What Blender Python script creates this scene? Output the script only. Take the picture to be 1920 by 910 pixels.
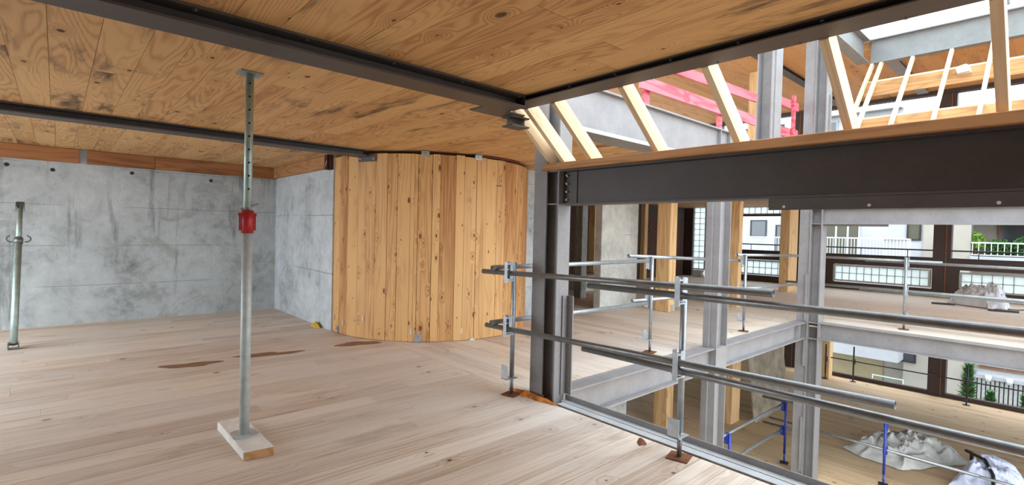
import bpy, math, random
from mathutils import Vector, Matrix
random.seed(7)
scene = bpy.context.scene
COL = scene.collection
for o in list(bpy.data.objects): bpy.data.objects.remove(o)

# ------------------------------------------------------------------ camera
YAW, PITCH, ROLL, FPX = 0.8363724, -0.0222778, -0.0239802, 947.697
fw = Vector((math.cos(YAW)*math.cos(PITCH), math.sin(YAW)*math.cos(PITCH), math.sin(PITCH)))
rt = Vector((math.sin(YAW), -math.cos(YAW), 0.0))
dn = fw.cross(rt)
cr, sr = math.cos(ROLL), math.sin(ROLL)
rt, dn = rt*cr + dn*sr, -rt*sr + dn*cr
cam_data = bpy.data.cameras.new('camera')
cam_data.sensor_width = 36.0
cam_data.lens = 36.0*FPX/1920.0
cam_data.clip_start = 0.05; cam_data.clip_end = 500
cam = bpy.data.objects.new('camera', cam_data)
COL.objects.link(cam)
M = Matrix(((rt.x, -dn.x, -fw.x, 0.0), (rt.y, -dn.y, -fw.y, 0.0), (rt.z, -dn.z, -fw.z, 1.6), (0, 0, 0, 1)))
cam.matrix_world = M
scene.camera = cam

# ------------------------------------------------------------------ sky and exposure
world = bpy.data.worlds.new('overcast_sky'); scene.world = world
world.use_nodes = True
nt = world.node_tree; nt.nodes.clear()
wo = nt.nodes.new('ShaderNodeOutputWorld'); bg = nt.nodes.new('ShaderNodeBackground')
tcw = nt.nodes.new('ShaderNodeTexCoord'); nzw = nt.nodes.new('ShaderNodeTexNoise'); rw = nt.nodes.new('ShaderNodeValToRGB')
nzw.inputs['Scale'].default_value = 2.0; nzw.inputs['Detail'].default_value = 4
rw.color_ramp.elements[0].position = 0.3; rw.color_ramp.elements[0].color = (0.74, 0.86, 1.0, 1)
rw.color_ramp.elements[1].position = 0.7; rw.color_ramp.elements[1].color = (0.88, 0.94, 1.0, 1)
nt.links.new(tcw.outputs['Generated'], nzw.inputs['Vector']); nt.links.new(nzw.outputs['Fac'], rw.inputs['Fac'])
nt.links.new(rw.outputs['Color'], bg.inputs['Color']); nt.links.new(bg.outputs['Background'], wo.inputs['Surface'])
bg.inputs['Strength'].default_value = 1.0
vs = scene.view_settings
vs.view_transform = 'Standard'; vs.look = 'None'; vs.gamma = 1.0; vs.use_curve_mapping = False
vs.exposure = 2.45
scene.display_settings.display_device = 'sRGB'

# ------------------------------------------------------------------ helpers
def S(r, g, b):                      # sRGB 0-255 to linear
    f = lambda c: (c/255/12.92) if c/255 <= 0.04045 else ((c/255+0.055)/1.055)**2.4
    return (f(r), f(g), f(b), 1.0)

WL = {}                              # world location of every object
class MB:
    def __init__(s): s.v = []; s.f = []
    def add(s, vs_, fs):
        n = len(s.v); s.v += [Vector(p) for p in vs_]; s.f += [tuple(i+n for i in f) for f in fs]; return s
    def box(s, x0, x1, y0, y1, z0, z1):
        return s.add([(x0,y0,z0),(x1,y0,z0),(x1,y1,z0),(x0,y1,z0),(x0,y0,z1),(x1,y0,z1),(x1,y1,z1),(x0,y1,z1)],
                     [(0,3,2,1),(4,5,6,7),(0,1,5,4),(1,2,6,5),(2,3,7,6),(3,0,4,7)])
    def obox(s, c, ax, ay, az, hx, hy, hz):          # oriented box
        c = Vector(c); ax = Vector(ax).normalized(); ay = Vector(ay).normalized(); az = Vector(az).normalized()
        P = [c+ax*hx*i+ay*hy*j+az*hz*k for k in (-1,1) for i, j in ((-1,-1),(1,-1),(1,1),(-1,1))]
        return s.add(P, [(0,3,2,1),(4,5,6,7),(0,1,5,4),(1,2,6,5),(2,3,7,6),(3,0,4,7)])
    def prism(s, poly, ext):                         # poly: 3D points, extruded by ext
        n = len(poly); e = Vector(ext); P = [Vector(p) for p in poly]
        return s.add(P+[p+e for p in P], [tuple(range(n-1,-1,-1)), tuple(range(n, 2*n))]+[(i,(i+1)%n,(i+1)%n+n,i+n) for i in range(n)])
    def tube(s, p0, p1, r, n=14, wall=None, r1=None):
        p0 = Vector(p0); p1 = Vector(p1); d = (p1-p0).normalized()
        a = d.cross(Vector((0,0,1)));
        if a.length < 1e-3: a = d.cross(Vector((1,0,0)))
        a.normalize(); b = d.cross(a); r1 = r if r1 is None else r1
        ring = lambda p, q: [p+a*q*math.cos(t*2*math.pi/n)+b*q*math.sin(t*2*math.pi/n) for t in range(n)]
        if wall:
            P = ring(p0,r)+ring(p1,r1)+ring(p0,r-wall)+ring(p1,r1-wall)
            F = []
            for i in range(n):
                j = (i+1)%n
                F += [(i,j,j+n,i+n),(2*n+j,2*n+i,3*n+i,3*n+j),(j,i,2*n+i,2*n+j),(n+i,n+j,3*n+j,3*n+i)]
            return s.add(P, F)
        P = ring(p0,r)+ring(p1,r1)
        return s.add(P, [tuple(range(n-1,-1,-1)), tuple(range(n,2*n))]+[(i,(i+1)%n,(i+1)%n+n,i+n) for i in range(n)])
    def torus(s, c, nrm, R, r, n=16, m=8, a0=0, a1=2*math.pi):
        c = Vector(c); nrm = Vector(nrm).normalized(); a = nrm.cross(Vector((0,0,1)))
        if a.length < 1e-3: a = Vector((1,0,0))
        a.normalize(); b = nrm.cross(a); full = abs(a1-a0-2*math.pi) < 1e-6; k = n if full else n+1
        P = []
        for i in range(k):
            t = a0+(a1-a0)*i/n; u = a*math.cos(t)+b*math.sin(t)
            for j in range(m):
                q = 2*math.pi*j/m; P.append(c+u*(R+r*math.cos(q))+nrm*r*math.sin(q))
        F = []
        for i in range(n):
            for j in range(m):
                i2 = (i+1)%k; F.append((i*m+j, i*m+(j+1)%m, i2*m+(j+1)%m, i2*m+j))
        if not full: F += [tuple(range(m)), tuple(range((k-1)*m+m-1, (k-1)*m-1, -1))]
        return s.add(P, F)
    def build(s, name, mat, parent=None, smooth=False, bevel=0, origin=None, rz=0.0):
        xs = [p.x for p in s.v]; ys = [p.y for p in s.v]; zs = [p.z for p in s.v]
        if origin is None:
            origin = Vector(((min(xs)+max(xs))/2, (min(ys)+max(ys))/2, (min(zs)+max(zs))/2 if parent else min(zs)))
        origin = Vector(origin)
        Rz = Matrix.Rotation(-rz, 3, 'Z'); me = bpy.data.meshes.new(name); me.from_pydata([tuple(Rz @ (p-origin)) for p in s.v], [], s.f); me.update()
        me.materials.append(mat)
        if smooth:
            for p in me.polygons: p.use_smooth = len(p.vertices) == 4
        o = bpy.data.objects.new(name, me); COL.objects.link(o)
        WL[o] = origin; o.rotation_euler.z = rz
        if parent is not None:
            o.parent = parent; o.location = origin-WL[parent]
        else: o.location = origin
        if bevel:
            b = o.modifiers.new('bevel', 'BEVEL'); b.width = bevel; b.segments = 1; b.limit_method = 'ANGLE'
        return o

def tag(o, label, cat, group=None, kind=None):
    o['label'] = label; o['category'] = cat
    if group: o['group'] = group
    if kind: o['kind'] = kind
    return o
def root(name, loc, label, cat, group=None, kind=None):
    o = bpy.data.objects.new(name, None); COL.objects.link(o); o.empty_display_size = 0.1
    o.location = loc; WL[o] = Vector(loc)
    return tag(o, label, cat, group, kind)
def box(name, x0, x1, y0, y1, z0, z1, mat, parent=None, bevel=0):
    return MB().box(min(x0,x1), max(x0,x1), min(y0,y1), max(y0,y1), min(z0,z1), max(z0,z1)).build(name, mat, parent, bevel=bevel)

# ------------------------------------------------------------------ materials
class NT:
    def __init__(s, name):
        s.m = bpy.data.materials.new(name); s.m.use_nodes = True; s.t = s.m.node_tree; s.t.nodes.clear()
        s.out = s.n('ShaderNodeOutputMaterial'); s.b = s.n('ShaderNodeBsdfPrincipled'); s.l(s.b.outputs[0], s.out.inputs[0])
    def n(s, ty, **k):
        x = s.t.nodes.new(ty)
        for a, v in k.items(): setattr(x, a, v)
        return x
    def l(s, a, b): s.t.links.new(a, b)
    def put(s, sock, v):
        if hasattr(v, 'is_linked') or hasattr(v, 'links'): s.l(v, sock)
        else: sock.default_value = v
    def math(s, op, a, b=0.0, c=None, clamp=False):
        x = s.n('ShaderNodeMath', operation=op); x.use_clamp = clamp
        s.put(x.inputs[0], a); s.put(x.inputs[1], b)
        if c is not None: s.put(x.inputs[2], c)
        return x.outputs[0]
    def vmul(s, v, sc):
        x = s.n('ShaderNodeVectorMath', operation='MULTIPLY'); s.put(x.inputs[0], v); s.put(x.inputs[1], sc); return x.outputs[0]
    def vadd(s, v, w):
        x = s.n('ShaderNodeVectorMath', operation='ADD'); s.put(x.inputs[0], v); s.put(x.inputs[1], w); return x.outputs[0]
    def noise(s, v, sc=1.0, det=2.0, rough=0.5, dist=0.0):
        x = s.n('ShaderNodeTexNoise'); s.put(x.inputs['Vector'], v); x.inputs['Scale'].default_value = sc
        x.inputs['Detail'].default_value = det; x.inputs['Roughness'].default_value = rough; x.inputs['Distortion'].default_value = dist
        return x.outputs['Fac']
    def ramp(s, f, els):
        x = s.n('ShaderNodeValToRGB'); s.put(x.inputs['Fac'], f); cr_ = x.color_ramp
        while len(cr_.elements) < len(els): cr_.elements.new(0.5)
        for e, (p, c) in zip(cr_.elements, els):
            e.position = p; e.color = c if len(c) == 4 else (*c, 1)
        return x.outputs['Color']
    def sstep(s, f, a, b):
        x = s.n('ShaderNodeMapRange', interpolation_type='SMOOTHSTEP'); s.put(x.inputs['Value'], f)
        x.inputs['From Min'].default_value = a; x.inputs['From Max'].default_value = b
        if b < a:
            x.inputs['From Min'].default_value = b; x.inputs['From Max'].default_value = a
            x.inputs['To Min'].default_value = 1; x.inputs['To Max'].default_value = 0
        return x.outputs['Result']
    def mix(s, f, a, b, bl='MIX'):
        x = s.n('ShaderNodeMix', data_type='RGBA', blend_type=bl)
        s.put(x.inputs['Factor'], f); s.put(x.inputs['A'], a); s.put(x.inputs['B'], b)
        x.inputs['Factor'].default_value = f if not hasattr(f, 'links') else 0
        return x.outputs['Result']
    def bump(s, h, st=0.2, d=0.01):
        x = s.n('ShaderNodeBump'); x.inputs['Strength'].default_value = st; x.inputs['Distance'].default_value = d
        s.put(x.inputs['Height'], h); s.l(x.outputs[0], s.b.inputs['Normal'])
    def fin(s, col, rough=0.6, metal=0.0, spec=0.5):
        s.put(s.b.inputs['Base Color'], col); s.put(s.b.inputs['Roughness'], rough); s.put(s.b.inputs['Metallic'], metal)
        s.b.inputs['Specular IOR Level'].default_value = spec
        return s.m

def mix_sock(x, nm):            # RGBA sockets of the Mix node share names
    return [i for i in x.inputs if i.name == nm and i.type == 'RGBA'][0]
def _mix(s, f, a, b, bl='MIX'):
    x = s.n('ShaderNodeMix', data_type='RGBA', blend_type=bl)
    fs = x.inputs[0]
    s.put(fs, f); s.put(mix_sock(x, 'A'), a); s.put(mix_sock(x, 'B'), b)
    return [o for o in x.outputs if o.type == 'RGBA'][0]
NT.mix = _mix

def plain(name, col, rough=0.6, metal=0.0, var=0.12, sc=6.0, bump=0.0):
    k = NT(name); tc = k.n('ShaderNodeTexCoord').outputs['Object']
    n = k.noise(tc, sc, 5, 0.6)
    c = k.mix(k.sstep(n, 0.3, 0.7), [v*(1-var) for v in col[:3]]+[1], [min(1, v*(1+var)) for v in col[:3]]+[1])
    if bump: k.bump(n, bump, 0.01)
    return k.fin(c, rough, metal)

def wood(name, axis='X', light=S(205,160,105), dark=S(150,100,55), knotc=S(70,35,18), ring=28.0, ringamt=0.45, knots=0.35,
         tone=0.25, stain=0.0, staincol=S(80,55,40), fine=0.3, rough=0.65, tiled=None, dust=None, ksc=(2.0, 3.4), seam=0.010, lo=(0.55, 5.0), dim=None, rpow=2.2, klen=1.0):
    k = NT(name)
    if tiled:                       # tiled = (world axis index across the boards, width)
        pos = k.n('ShaderNodeNewGeometry').outputs['Position']
        sep = k.n('ShaderNodeSeparateXYZ'); k.l(pos, sep.inputs[0])
        u = k.math('DIVIDE', sep.outputs[tiled[0]], tiled[1])
        wn = k.n('ShaderNodeTexWhiteNoise', noise_dimensions='1D'); k.l(k.math('FLOOR', u), wn.inputs['W'])
        rnd = wn.outputs['Value']; fr = k.math('FRACT', u); p = pos
    else:
        p = k.n('ShaderNodeTexCoord').outputs['Object']; rnd = k.n('ShaderNodeObjectInfo').outputs['Random']; fr = None
    mp = k.n('ShaderNodeMapping'); k.l(p, mp.inputs['Vector'])
    if axis == 'Y': mp.inputs['Rotation'].default_value = (0, 0, -math.pi/2)
    if axis == 'Z': mp.inputs['Rotation'].default_value = (0, math.pi/2, 0)
    if axis == 'S1': mp.inputs['Rotation'].default_value = (0, -0.69, 0)
    if axis == 'S2': mp.inputs['Rotation'].default_value = (0, math.pi/4, 0)
    off = k.n('ShaderNodeCombineXYZ')
    for i, q in enumerate((37.0, 91.0, 53.0)): k.l(k.math('MULTIPLY', rnd, q), off.inputs[i])
    p = k.vadd(mp.outputs[0], off.outputs[0])
    vor = k.n('ShaderNodeTexVoronoi'); vor.voronoi_dimensions = dim or ('3D' if axis == 'Z' else '2D'); vor.inputs['Scale'].default_value = 1.0
    wob = k.noise(p, 9.0, 2)
    k.l(k.vadd(k.vmul(p, (ksc[0], ksc[1], ksc[1])), k.vmul(k.n('ShaderNodeCombineXYZ').outputs[0], (0, 0, 0))), vor.inputs['Vector'])
    d = k.math('ADD', vor.outputs['Distance'], k.math('MULTIPLY', k.math('SUBTRACT', wob, 0.5), 0.05))
    sepc = k.n('ShaderNodeSeparateColor'); k.l(vor.outputs['Color'], sepc.inputs[0])
    has = k.math('LESS_THAN', sepc.outputs[0], knots)
    kr = k.math('MULTIPLY_ADD', k.math('POWER', sepc.outputs[1], 2.0), 0.07*klen, 0.028*klen)
    km = k.math('MULTIPLY', has, k.math('SUBTRACT', 1.0, k.math('DIVIDE', d, kr), clamp=True))
    km = k.sstep(km, 0.0, 0.35)
    halo = k.math('MULTIPLY', has, k.sstep(d, 0.32, 0.0))
    n1 = k.noise(k.vmul(p, (lo[0], lo[1], lo[1])), 1.0, 2.0, 0.4, 0.3)
    f = k.math('ADD', n1, k.math('MULTIPLY', halo, 0.16))
    rings = k.math('MULTIPLY_ADD', k.math('SINE', k.math('MULTIPLY', f, ring*6.28)), 0.5, 0.5)
    rings = k.math('POWER', rings, rpow)
    fib = k.noise(k.vmul(p, (2.2, 70.0, 70.0)), 1.0, 3.0, 0.6)
    tn = k.noise(k.vmul(p, (0.5, 2.2, 2.2)), 1.0, 3.0, 0.6)
    v = k.math('MULTIPLY_ADD', rings, ringamt, k.math('MULTIPLY', fib, fine))
    v = k.math('ADD', v, k.math('MULTIPLY', k.math('SUBTRACT', tn, 0.5), tone*1.6))
    v = k.math('ADD', v, k.math('MULTIPLY', k.math('SUBTRACT', rnd, 0.5), tone))
    v = k.math('ADD', v, k.math('MULTIPLY', halo, 0.18))
    col = k.mix(k.sstep(v, 0.0, 0.95), light, dark)
    if stain:
        st = k.noise(k.vmul(p, (0.9, 3.5, 3.5)), 1.0, 6.0, 0.65, 0.4)
        msk = k.math('MULTIPLY', k.sstep(st, 0.52, 0.70), k.sstep(k.noise(k.n('ShaderNodeNewGeometry').outputs['Position'], 0.7, 2), 0.42, 0.58))
        col = k.mix(k.math('MULTIPLY', msk, stain), col, staincol)
    col = k.mix(k.math('MULTIPLY', km, 0.88), col, knotc)
    if dust:                        # dust = (colour, amount)
        pos = k.n('ShaderNodeNewGeometry').outputs['Position']
        dn_ = k.noise(pos, 0.55, 5.0, 0.62, 0.5)
        col = k.mix(k.math('MULTIPLY', k.sstep(dn_, 0.36, 0.62), dust[1]), col, dust[0])
    if fr is not None:
        sm = k.math('LESS_THAN', fr, seam)
        col = k.mix(k.math('MULTIPLY', sm, 0.75), col, S(50,32,20))
    k.bump(k.math('ADD', fib, k.math('MULTIPLY', rings, 0.3)), 0.12, 0.004)
    return k.fin(col, rough, 0.0, 0.35)

def concrete(name, base, dark, axis=2, lines=0.0, drips=0.6):
    k = NT(name); pos = k.n('ShaderNodeNewGeometry').outputs['Position']
    n1 = k.noise(pos, 0.9, 8, 0.62, 0.3); n2 = k.noise(pos, 7.0, 8, 0.7); n3 = k.noise(k.vmul(pos, (5.0, 5.0, 0.55)), 1.0, 6, 0.65, 0.2)
    n4 = k.noise(pos, 2.6, 8, 0.7, 0.6)
    v = k.math('ADD', k.math('MULTIPLY', n1, 0.5), k.math('ADD', k.math('MULTIPLY', n2, 0.3), k.math('MULTIPLY', n4, 0.35)))
    col = k.ramp(v, [(0.42, dark), (0.56, base), (0.72, [min(1, c*1.3) for c in base[:3]]+[1])])
    col = k.mix(k.math('MULTIPLY', k.sstep(n3, 0.54, 0.72), drips), col, [c*0.45 for c in base[:3]]+[1])
    if lines:
        sep = k.n('ShaderNodeSeparateXYZ'); k.l(k.vadd(pos, k.vmul(k.n('ShaderNodeCombineXYZ').outputs[0], (0,0,0))), sep.inputs[0])
        zz = k.math('ADD', sep.outputs[2], k.math('MULTIPLY', k.noise(pos, 0.6, 2), 0.05))
        fr = k.math('FRACT', k.math('DIVIDE', zz, lines)); brk = k.sstep(k.noise(pos, 0.8, 2), 0.42, 0.52)
        col = k.mix(k.math('MULTIPLY', k.math('MULTIPLY', k.math('LESS_THAN', fr, 0.016), 0.55), brk), col, [c*0.3 for c in base[:3]]+[1])
    ws = k.noise(k.vadd(pos, (7.0, 3.0, 1.0)), 1.3, 7, 0.68, 0.8); col = k.mix(k.math('MULTIPLY', k.sstep(ws, 0.56, 0.66), drips*0.6), col, [base[0]*0.62, base[1]*0.6, base[2]*0.5, 1])
    sp = k.noise(pos, 38.0, 2, 0.5); col = k.mix(k.math('MULTIPLY', k.sstep(sp, 0.66, 0.74), 0.4), col, [c*0.35 for c in base[:3]]+[1])
    k.bump(k.math('ADD', n2, sp), 0.35, 0.01)
    return k.fin(col, 0.85, 0, 0.25)

def steel(name, col, rough=0.5):
    k = NT(name); tc = k.n('ShaderNodeTexCoord').outputs['Object']
    n = k.noise(tc, 3.0, 6, 0.65); n2 = k.noise(tc, 40.0, 3, 0.6)
    c = k.mix(k.sstep(k.math('MULTIPLY_ADD', n2, 0.3, k.math('MULTIPLY', n, 0.7)), 0.35, 0.65), [v*0.88 for v in col[:3]]+[1], [v*1.1 for v in col[:3]]+[1])
    k.bump(n2, 0.05, 0.002)
    return k.fin(c, rough, 0.0, 0.5)
def galv(name, col=(0.55,0.58,0.60,1), rough=0.38, rust=0.0):
    k = NT(name); tc = k.n('ShaderNodeTexCoord').outputs['Object']
    n = k.noise(tc, 14.0, 5, 0.65); n2 = k.noise(tc, 60, 3, 0.6)
    c = k.mix(k.sstep(n, 0.3, 0.7), [v*0.86 for v in col[:3]]+[1], [min(1, v*1.1) for v in col[:3]]+[1])
    if rust: c = k.mix(k.math('MULTIPLY', k.sstep(k.noise(tc, 9, 5, 0.7), 0.52, 0.66), rust), c, S(110,70,45))
    return k.fin(c, k.math('MULTIPLY_ADD', n2, 0.25, rough-0.1), 0.75)

CL, CD, CS = S(222,178,122), S(174,122,72), S(96,70,50)
M_CEIL = wood('pine_ceiling_board', 'Y', CL, CD, ring=26, ringamt=0.36, knots=0.32, tone=0.42, stain=1.0, staincol=CS, fine=0.36, rpow=2.0, lo=(0.36, 3.0))
M_CEILT = wood('pine_ceiling_far', 'Y', CL, CD, ring=13, ringamt=0.42, knots=0.25, tone=0.4, stain=0.7, staincol=CS, tiled=(0, 0.2), rpow=3.0)
M_UPC = wood('pine_ceiling_upper', 'X', S(206,156,100), S(154,106,60), ring=10, ringamt=0.15, knots=0.25, tone=0.4, stain=0.5, tiled=(1, 0.2))
FL, FD, FS = S(225,211,194), S(177,151,127), S(138,104,80)
M_FLOOR = wood('worn_floor_plank', 'X', FL, FD, ring=9, ringamt=0.26, knots=0.26, tone=0.42, stain=0.55, staincol=FS, fine=0.55, dust=(S(208,204,200), 0.45), rough=0.6, ksc=(2.3, 3.0), rpow=3.5, lo=(0.22, 9.0))
M_FLOORY = wood('worn_floor_board', 'Y', FL, FD, ring=9, ringamt=0.24, knots=0.24, tone=0.42, stain=0.5, staincol=FS, fine=0.42, dust=(S(208,204,198), 0.5), rough=0.6, ksc=(2.3, 3.0), rpow=3.5, lo=(0.22, 9.0))
M_FLOORT = wood('worn_floor_far', 'Y', S(226,216,202), S(188,170,150), ring=9, ringamt=0.24, knots=0.2, tone=0.35, stain=0.4, staincol=FS, tiled=(0, 0.2), dust=(S(210,202,190), 0.4), rpow=3.5, lo=(0.22, 9.0))
M_FLOORL = wood('pine_floor_lower', 'Y', S(218,188,148), S(172,132,96), ring=9, ringamt=0.26, knots=0.25, tone=0.35, stain=0.45, staincol=S(112,80,58), tiled=(0, 0.2), rpow=3.5, lo=(0.22, 9.0))
M_STAVE = wood('pine_stave', 'Z', S(218,172,114), S(164,110,62), S(92,52,30), ring=9, ringamt=0.34, knots=0.75, tone=0.75, stain=0.4, staincol=S(158,108,62), fine=0.30, ksc=(2.4, 5.5), dim='2D', klen=1.3, rpow=2.6, lo=(0.30, 7.0))
M_POST = wood('pine_post', 'Z', S(228,190,138), S(190,145,94), ring=6, ringamt=0.4, knots=0.3, tone=0.25, fine=0.3)
M_BOARDX = wood('orange_pine_board_x', 'X', S(170,114,70), S(124,76,44), ring=7, ringamt=0.4, knots=0.45, tone=0.35, stain=0.5, staincol=S(92,58,38))
M_BOARDY = wood('orange_pine_board_y', 'Y', S(184,134,88), S(138,94,56), ring=7, ringamt=0.4, knots=0.35, tone=0.2)
M_RAFT = wood('pale_rafter', 'S1', S(240,214,176), S(212,178,134), ring=6, ringamt=0.35, knots=0.15, tone=0.2, fine=0.35, dim='3D', lo=(0.3, 9.0))
M_RAFT2 = wood('pale_far_rafter', 'S2', S(236,212,180), S(206,172,132), ring=6, ringamt=0.35, knots=0.15, tone=0.2, fine=0.35, dim='3D', lo=(0.3, 9.0))
M_PURL = wood('pine_purlin', 'Y', S(198,152,102), S(154,108,66), ring=6, ringamt=0.35, knots=0.25, tone=0.2, fine=0.35)
M_LITEDGE = wood('lit_edge_wood', 'Y', S(232,212,182), S(196,165,125), ring=6, ringamt=0.3, knots=0.2, tone=0.2)  # pale tone puts the light on the purlin top edges into the colour
M_RED = wood('red_stained_board', 'X', S(212,110,118), S(160,46,60), S(96,30,36), ring=6, ringamt=0.45, knots=0.4, tone=0.5)
M_PLY = plain('old_plywood', S(150,138,118), 0.8, 0, 0.3, 3.0)
M_CONC = concrete('weathered_concrete', S(178,184,184), S(126,130,126), lines=0.62, drips=0.95)
M_CONC2 = concrete('pale_concrete', S(186,192,194), S(135,140,140), lines=0.9, drips=0.25)
M_CONCP = concrete('pillar_concrete', S(200,200,192), S(165,163,152), lines=0.8, drips=0.35)
M_STEEL = steel('grey_brown_steel_paint', S(130,127,126))
M_STEELL = steel('light_grey_steel_paint', S(176,178,178))
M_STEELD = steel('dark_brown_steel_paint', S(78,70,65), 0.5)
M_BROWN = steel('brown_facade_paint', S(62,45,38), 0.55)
M_GALV = galv('galvanised_tube', (0.36,0.39,0.41,1), 0.4)
M_GALVD = galv('dark_galvanised_tube', (0.23,0.24,0.24,1), 0.36, 0.15)
M_GALVL = galv('pale_galvanised_steel', (0.46,0.49,0.51,1), 0.5)
M_PROP = galv('whitish_galvanised_prop', (0.50,0.54,0.52,1), 0.5); M_PROP.node_tree.nodes['Principled BSDF'].inputs['Metallic'].default_value = 0.15
M_RUST = plain('rusty_plate', S(112,68,40), 0.8, 0.2, 0.4, 12, 0.2)
M_FOAM = plain('orange_expanding_foam', S(190,116,44), 0.85, 0, 0.55, 22, 0.8)
M_YFOAM = plain('yellow_insulation', S(214,176,70), 0.85, 0, 0.3, 16, 0.4)
M_REDP = plain('red_paint', S(176,38,36), 0.45, 0, 0.15, 10)
M_BLUEP = plain('blue_paint', S(40,62,150), 0.45, 0, 0.15, 10)
M_GREENP = galv('greenish_galvanised', (0.42,0.52,0.48,1), 0.5, 0.0)
M_BLACK = plain('black_steel', S(38,38,40), 0.5)
M_WHITEP = plain('whitewashed_timber', S(224,220,212), 0.8, 0, 0.10, 8, 0.15)
M_STAIN = plain('dark_wet_stain', S(134,96,66), 0.6, 0, 0.2, 9)
M_WHITE = plain('white_render', S(172,173,175), 0.8, 0, 0.05, 1.0)
M_CREAM = plain('cream_render', S(164,158,145), 0.85, 0, 0.05, 1.0)
M_BEIGE = plain('beige_shutter', S(160,146,112), 0.8, 0, 0.06, 2.0)
M_RAILW = plain('white_painted_metal', S(204,206,208), 0.5, 0, 0.03)
M_BRICK = plain('dark_brick', S(84,52,42), 0.85, 0, 0.45, 9, 0.3)
M_MORT = plain('dark_mortar', S(70,62,56), 0.9, 0, 0.2)
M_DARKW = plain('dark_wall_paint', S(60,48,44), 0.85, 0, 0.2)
M_LEAF = plain('dark_green_leaf', S(62,104,44), 0.6, 0, 0.35, 12)
M_LEAFL = plain('light_green_leaf', S(120,158,62), 0.6, 0, 0.3, 12)
M_PLAST = plain('white_plastic_sheet', S(212,217,224), 0.35, 0, 0.08, 3)
M_TARP = plain('grey_white_tarpaulin', S(206,204,196), 0.5, 0, 0.10, 4)
M_BAG = plain('bluish_white_sack', S(216,220,238), 0.6, 0, 0.06, 4)
M_STREET = plain('grey_asphalt', S(130,128,124), 0.9, 0, 0.1, 0.5)
M_TERR = plain('terracotta_trim', S(140,88,52), 0.7)
M_PLANTER = plain('grey_membrane', S(160,160,155), 0.9)
def glass(name, col, rough=0.05):
    k = NT(name); return k.fin(col, rough, 0.0, 0.8)
M_GLASS = glass('dark_window_glass', S(58,64,66), 0.08)
M_GLASSB = glass('brown_window_glass', S(92,92,78), 0.15)
def gblock():
    k = NT('glass_block_glass'); k.b.inputs['Transmission Weight'].default_value = 0.9
    n = k.noise(k.n('ShaderNodeTexCoord').outputs['Object'], 22, 2); k.bump(n, 0.35, 0.02)
    k.fin((0.92, 0.98, 0.95, 1), 0.2)
    tr = k.n('ShaderNodeBsdfTranslucent'); tr.inputs['Color'].default_value = (0.93, 0.97, 0.94, 1)
    mx = k.n('ShaderNodeMixShader'); mx.inputs[0].default_value = 0.6
    k.l(k.b.outputs[0], mx.inputs[1]); k.l(tr.outputs[0], mx.inputs[2]); k.l(mx.outputs[0], k.out.inputs[0])
    return k.m
M_GB = gblock()
def clear():
    k = NT('skylight_glass'); k.b.inputs['Transmission Weight'].default_value = 1.0; k.b.inputs['IOR'].default_value = 1.05
    return k.fin((0.85, 0.98, 0.96, 1), 0.02)
M_CLEAR = clear()
M_JOINT = plain('grey_block_mortar', S(140,142,138), 0.85)

# ------------------------------------------------------------------ the setting: slabs, walls, ceilings
LOW = -2.87
def struct(o, label, cat): return tag(o, label, cat, kind='structure')
ground = struct(box('floor', -60, 90, -60, 70, -9.3, -9.0, M_STREET), 'grey asphalt ground far below the building', 'ground')

# near floor: base slab and planks running along X
floor = box('floor', -2.7, 3.44, -3.2, 10.32, -0.22, -0.024, M_BOARDX)
struct(floor, 'worn timber plank floor of the room with the props', 'floor')
PW = 0.193; y = -0.2; row = 0
while y < 10.30:
    y1 = min(y+PW, 10.315)
    g = 0.005 if row % 6 == 0 else 0.0022
    x = -2.6 - random.random()*2.2
    cuts = [x]
    while x < 3.44:
        x += random.uniform(2.2, 4.6); cuts.append(x)
    if cuts[-2] > 2.9: cuts.pop(-2)
    for a, b in zip(cuts, cuts[1:]):
        a = max(a, -2.6); b = min(b, 3.438)
        if b-a < 0.3:
            continue
        if b < -1.6: continue
        zt = random.uniform(-0.0012, 0.0004)
        box('floor_plank', a+0.0008, b-0.0008, y+g, y1-g*0.3, -0.024, zt, M_FLOOR, floor)
    y = y1; row += 1

# back floor beyond x = 3.45, boards along Y
floorb = MB().box(3.4425, 10.33, 3.42, 14.0, -0.22, -0.024).box(10.33, 18.9, -6, 14.0, -0.22, -0.024).build('floor', M_STEELD)
struct(floorb, 'worn timber board floor behind the opening and along the street facade', 'floor')
x = 3.4425; row = 0
while x < 10.2:
    x1 = min(x+0.2, 10.33); cuts = [3.42, 3.42+random.uniform(1.2, 3.4), 6.6+random.uniform(0, 1), 14.0]
    for a, b in zip(cuts, cuts[1:]):
        box('floor_board', x+0.0015, x1-0.0015, a+0.001, b-0.001, -0.024, random.uniform(-0.0015, 0.0), M_FLOORY, floorb)
    x = x1; row += 1
box('floor_surface', 10.33, 18.9, -6, 14.0, -0.024, 0.0, M_FLOORT, floorb)

# lower storey floor
floorl = box('floor', -4.5, 19.0, -8, 14.0, LOW-0.25, LOW, M_FLOORL)
struct(floorl, 'timber floor of the lower storey seen through the opening', 'floor')

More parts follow.
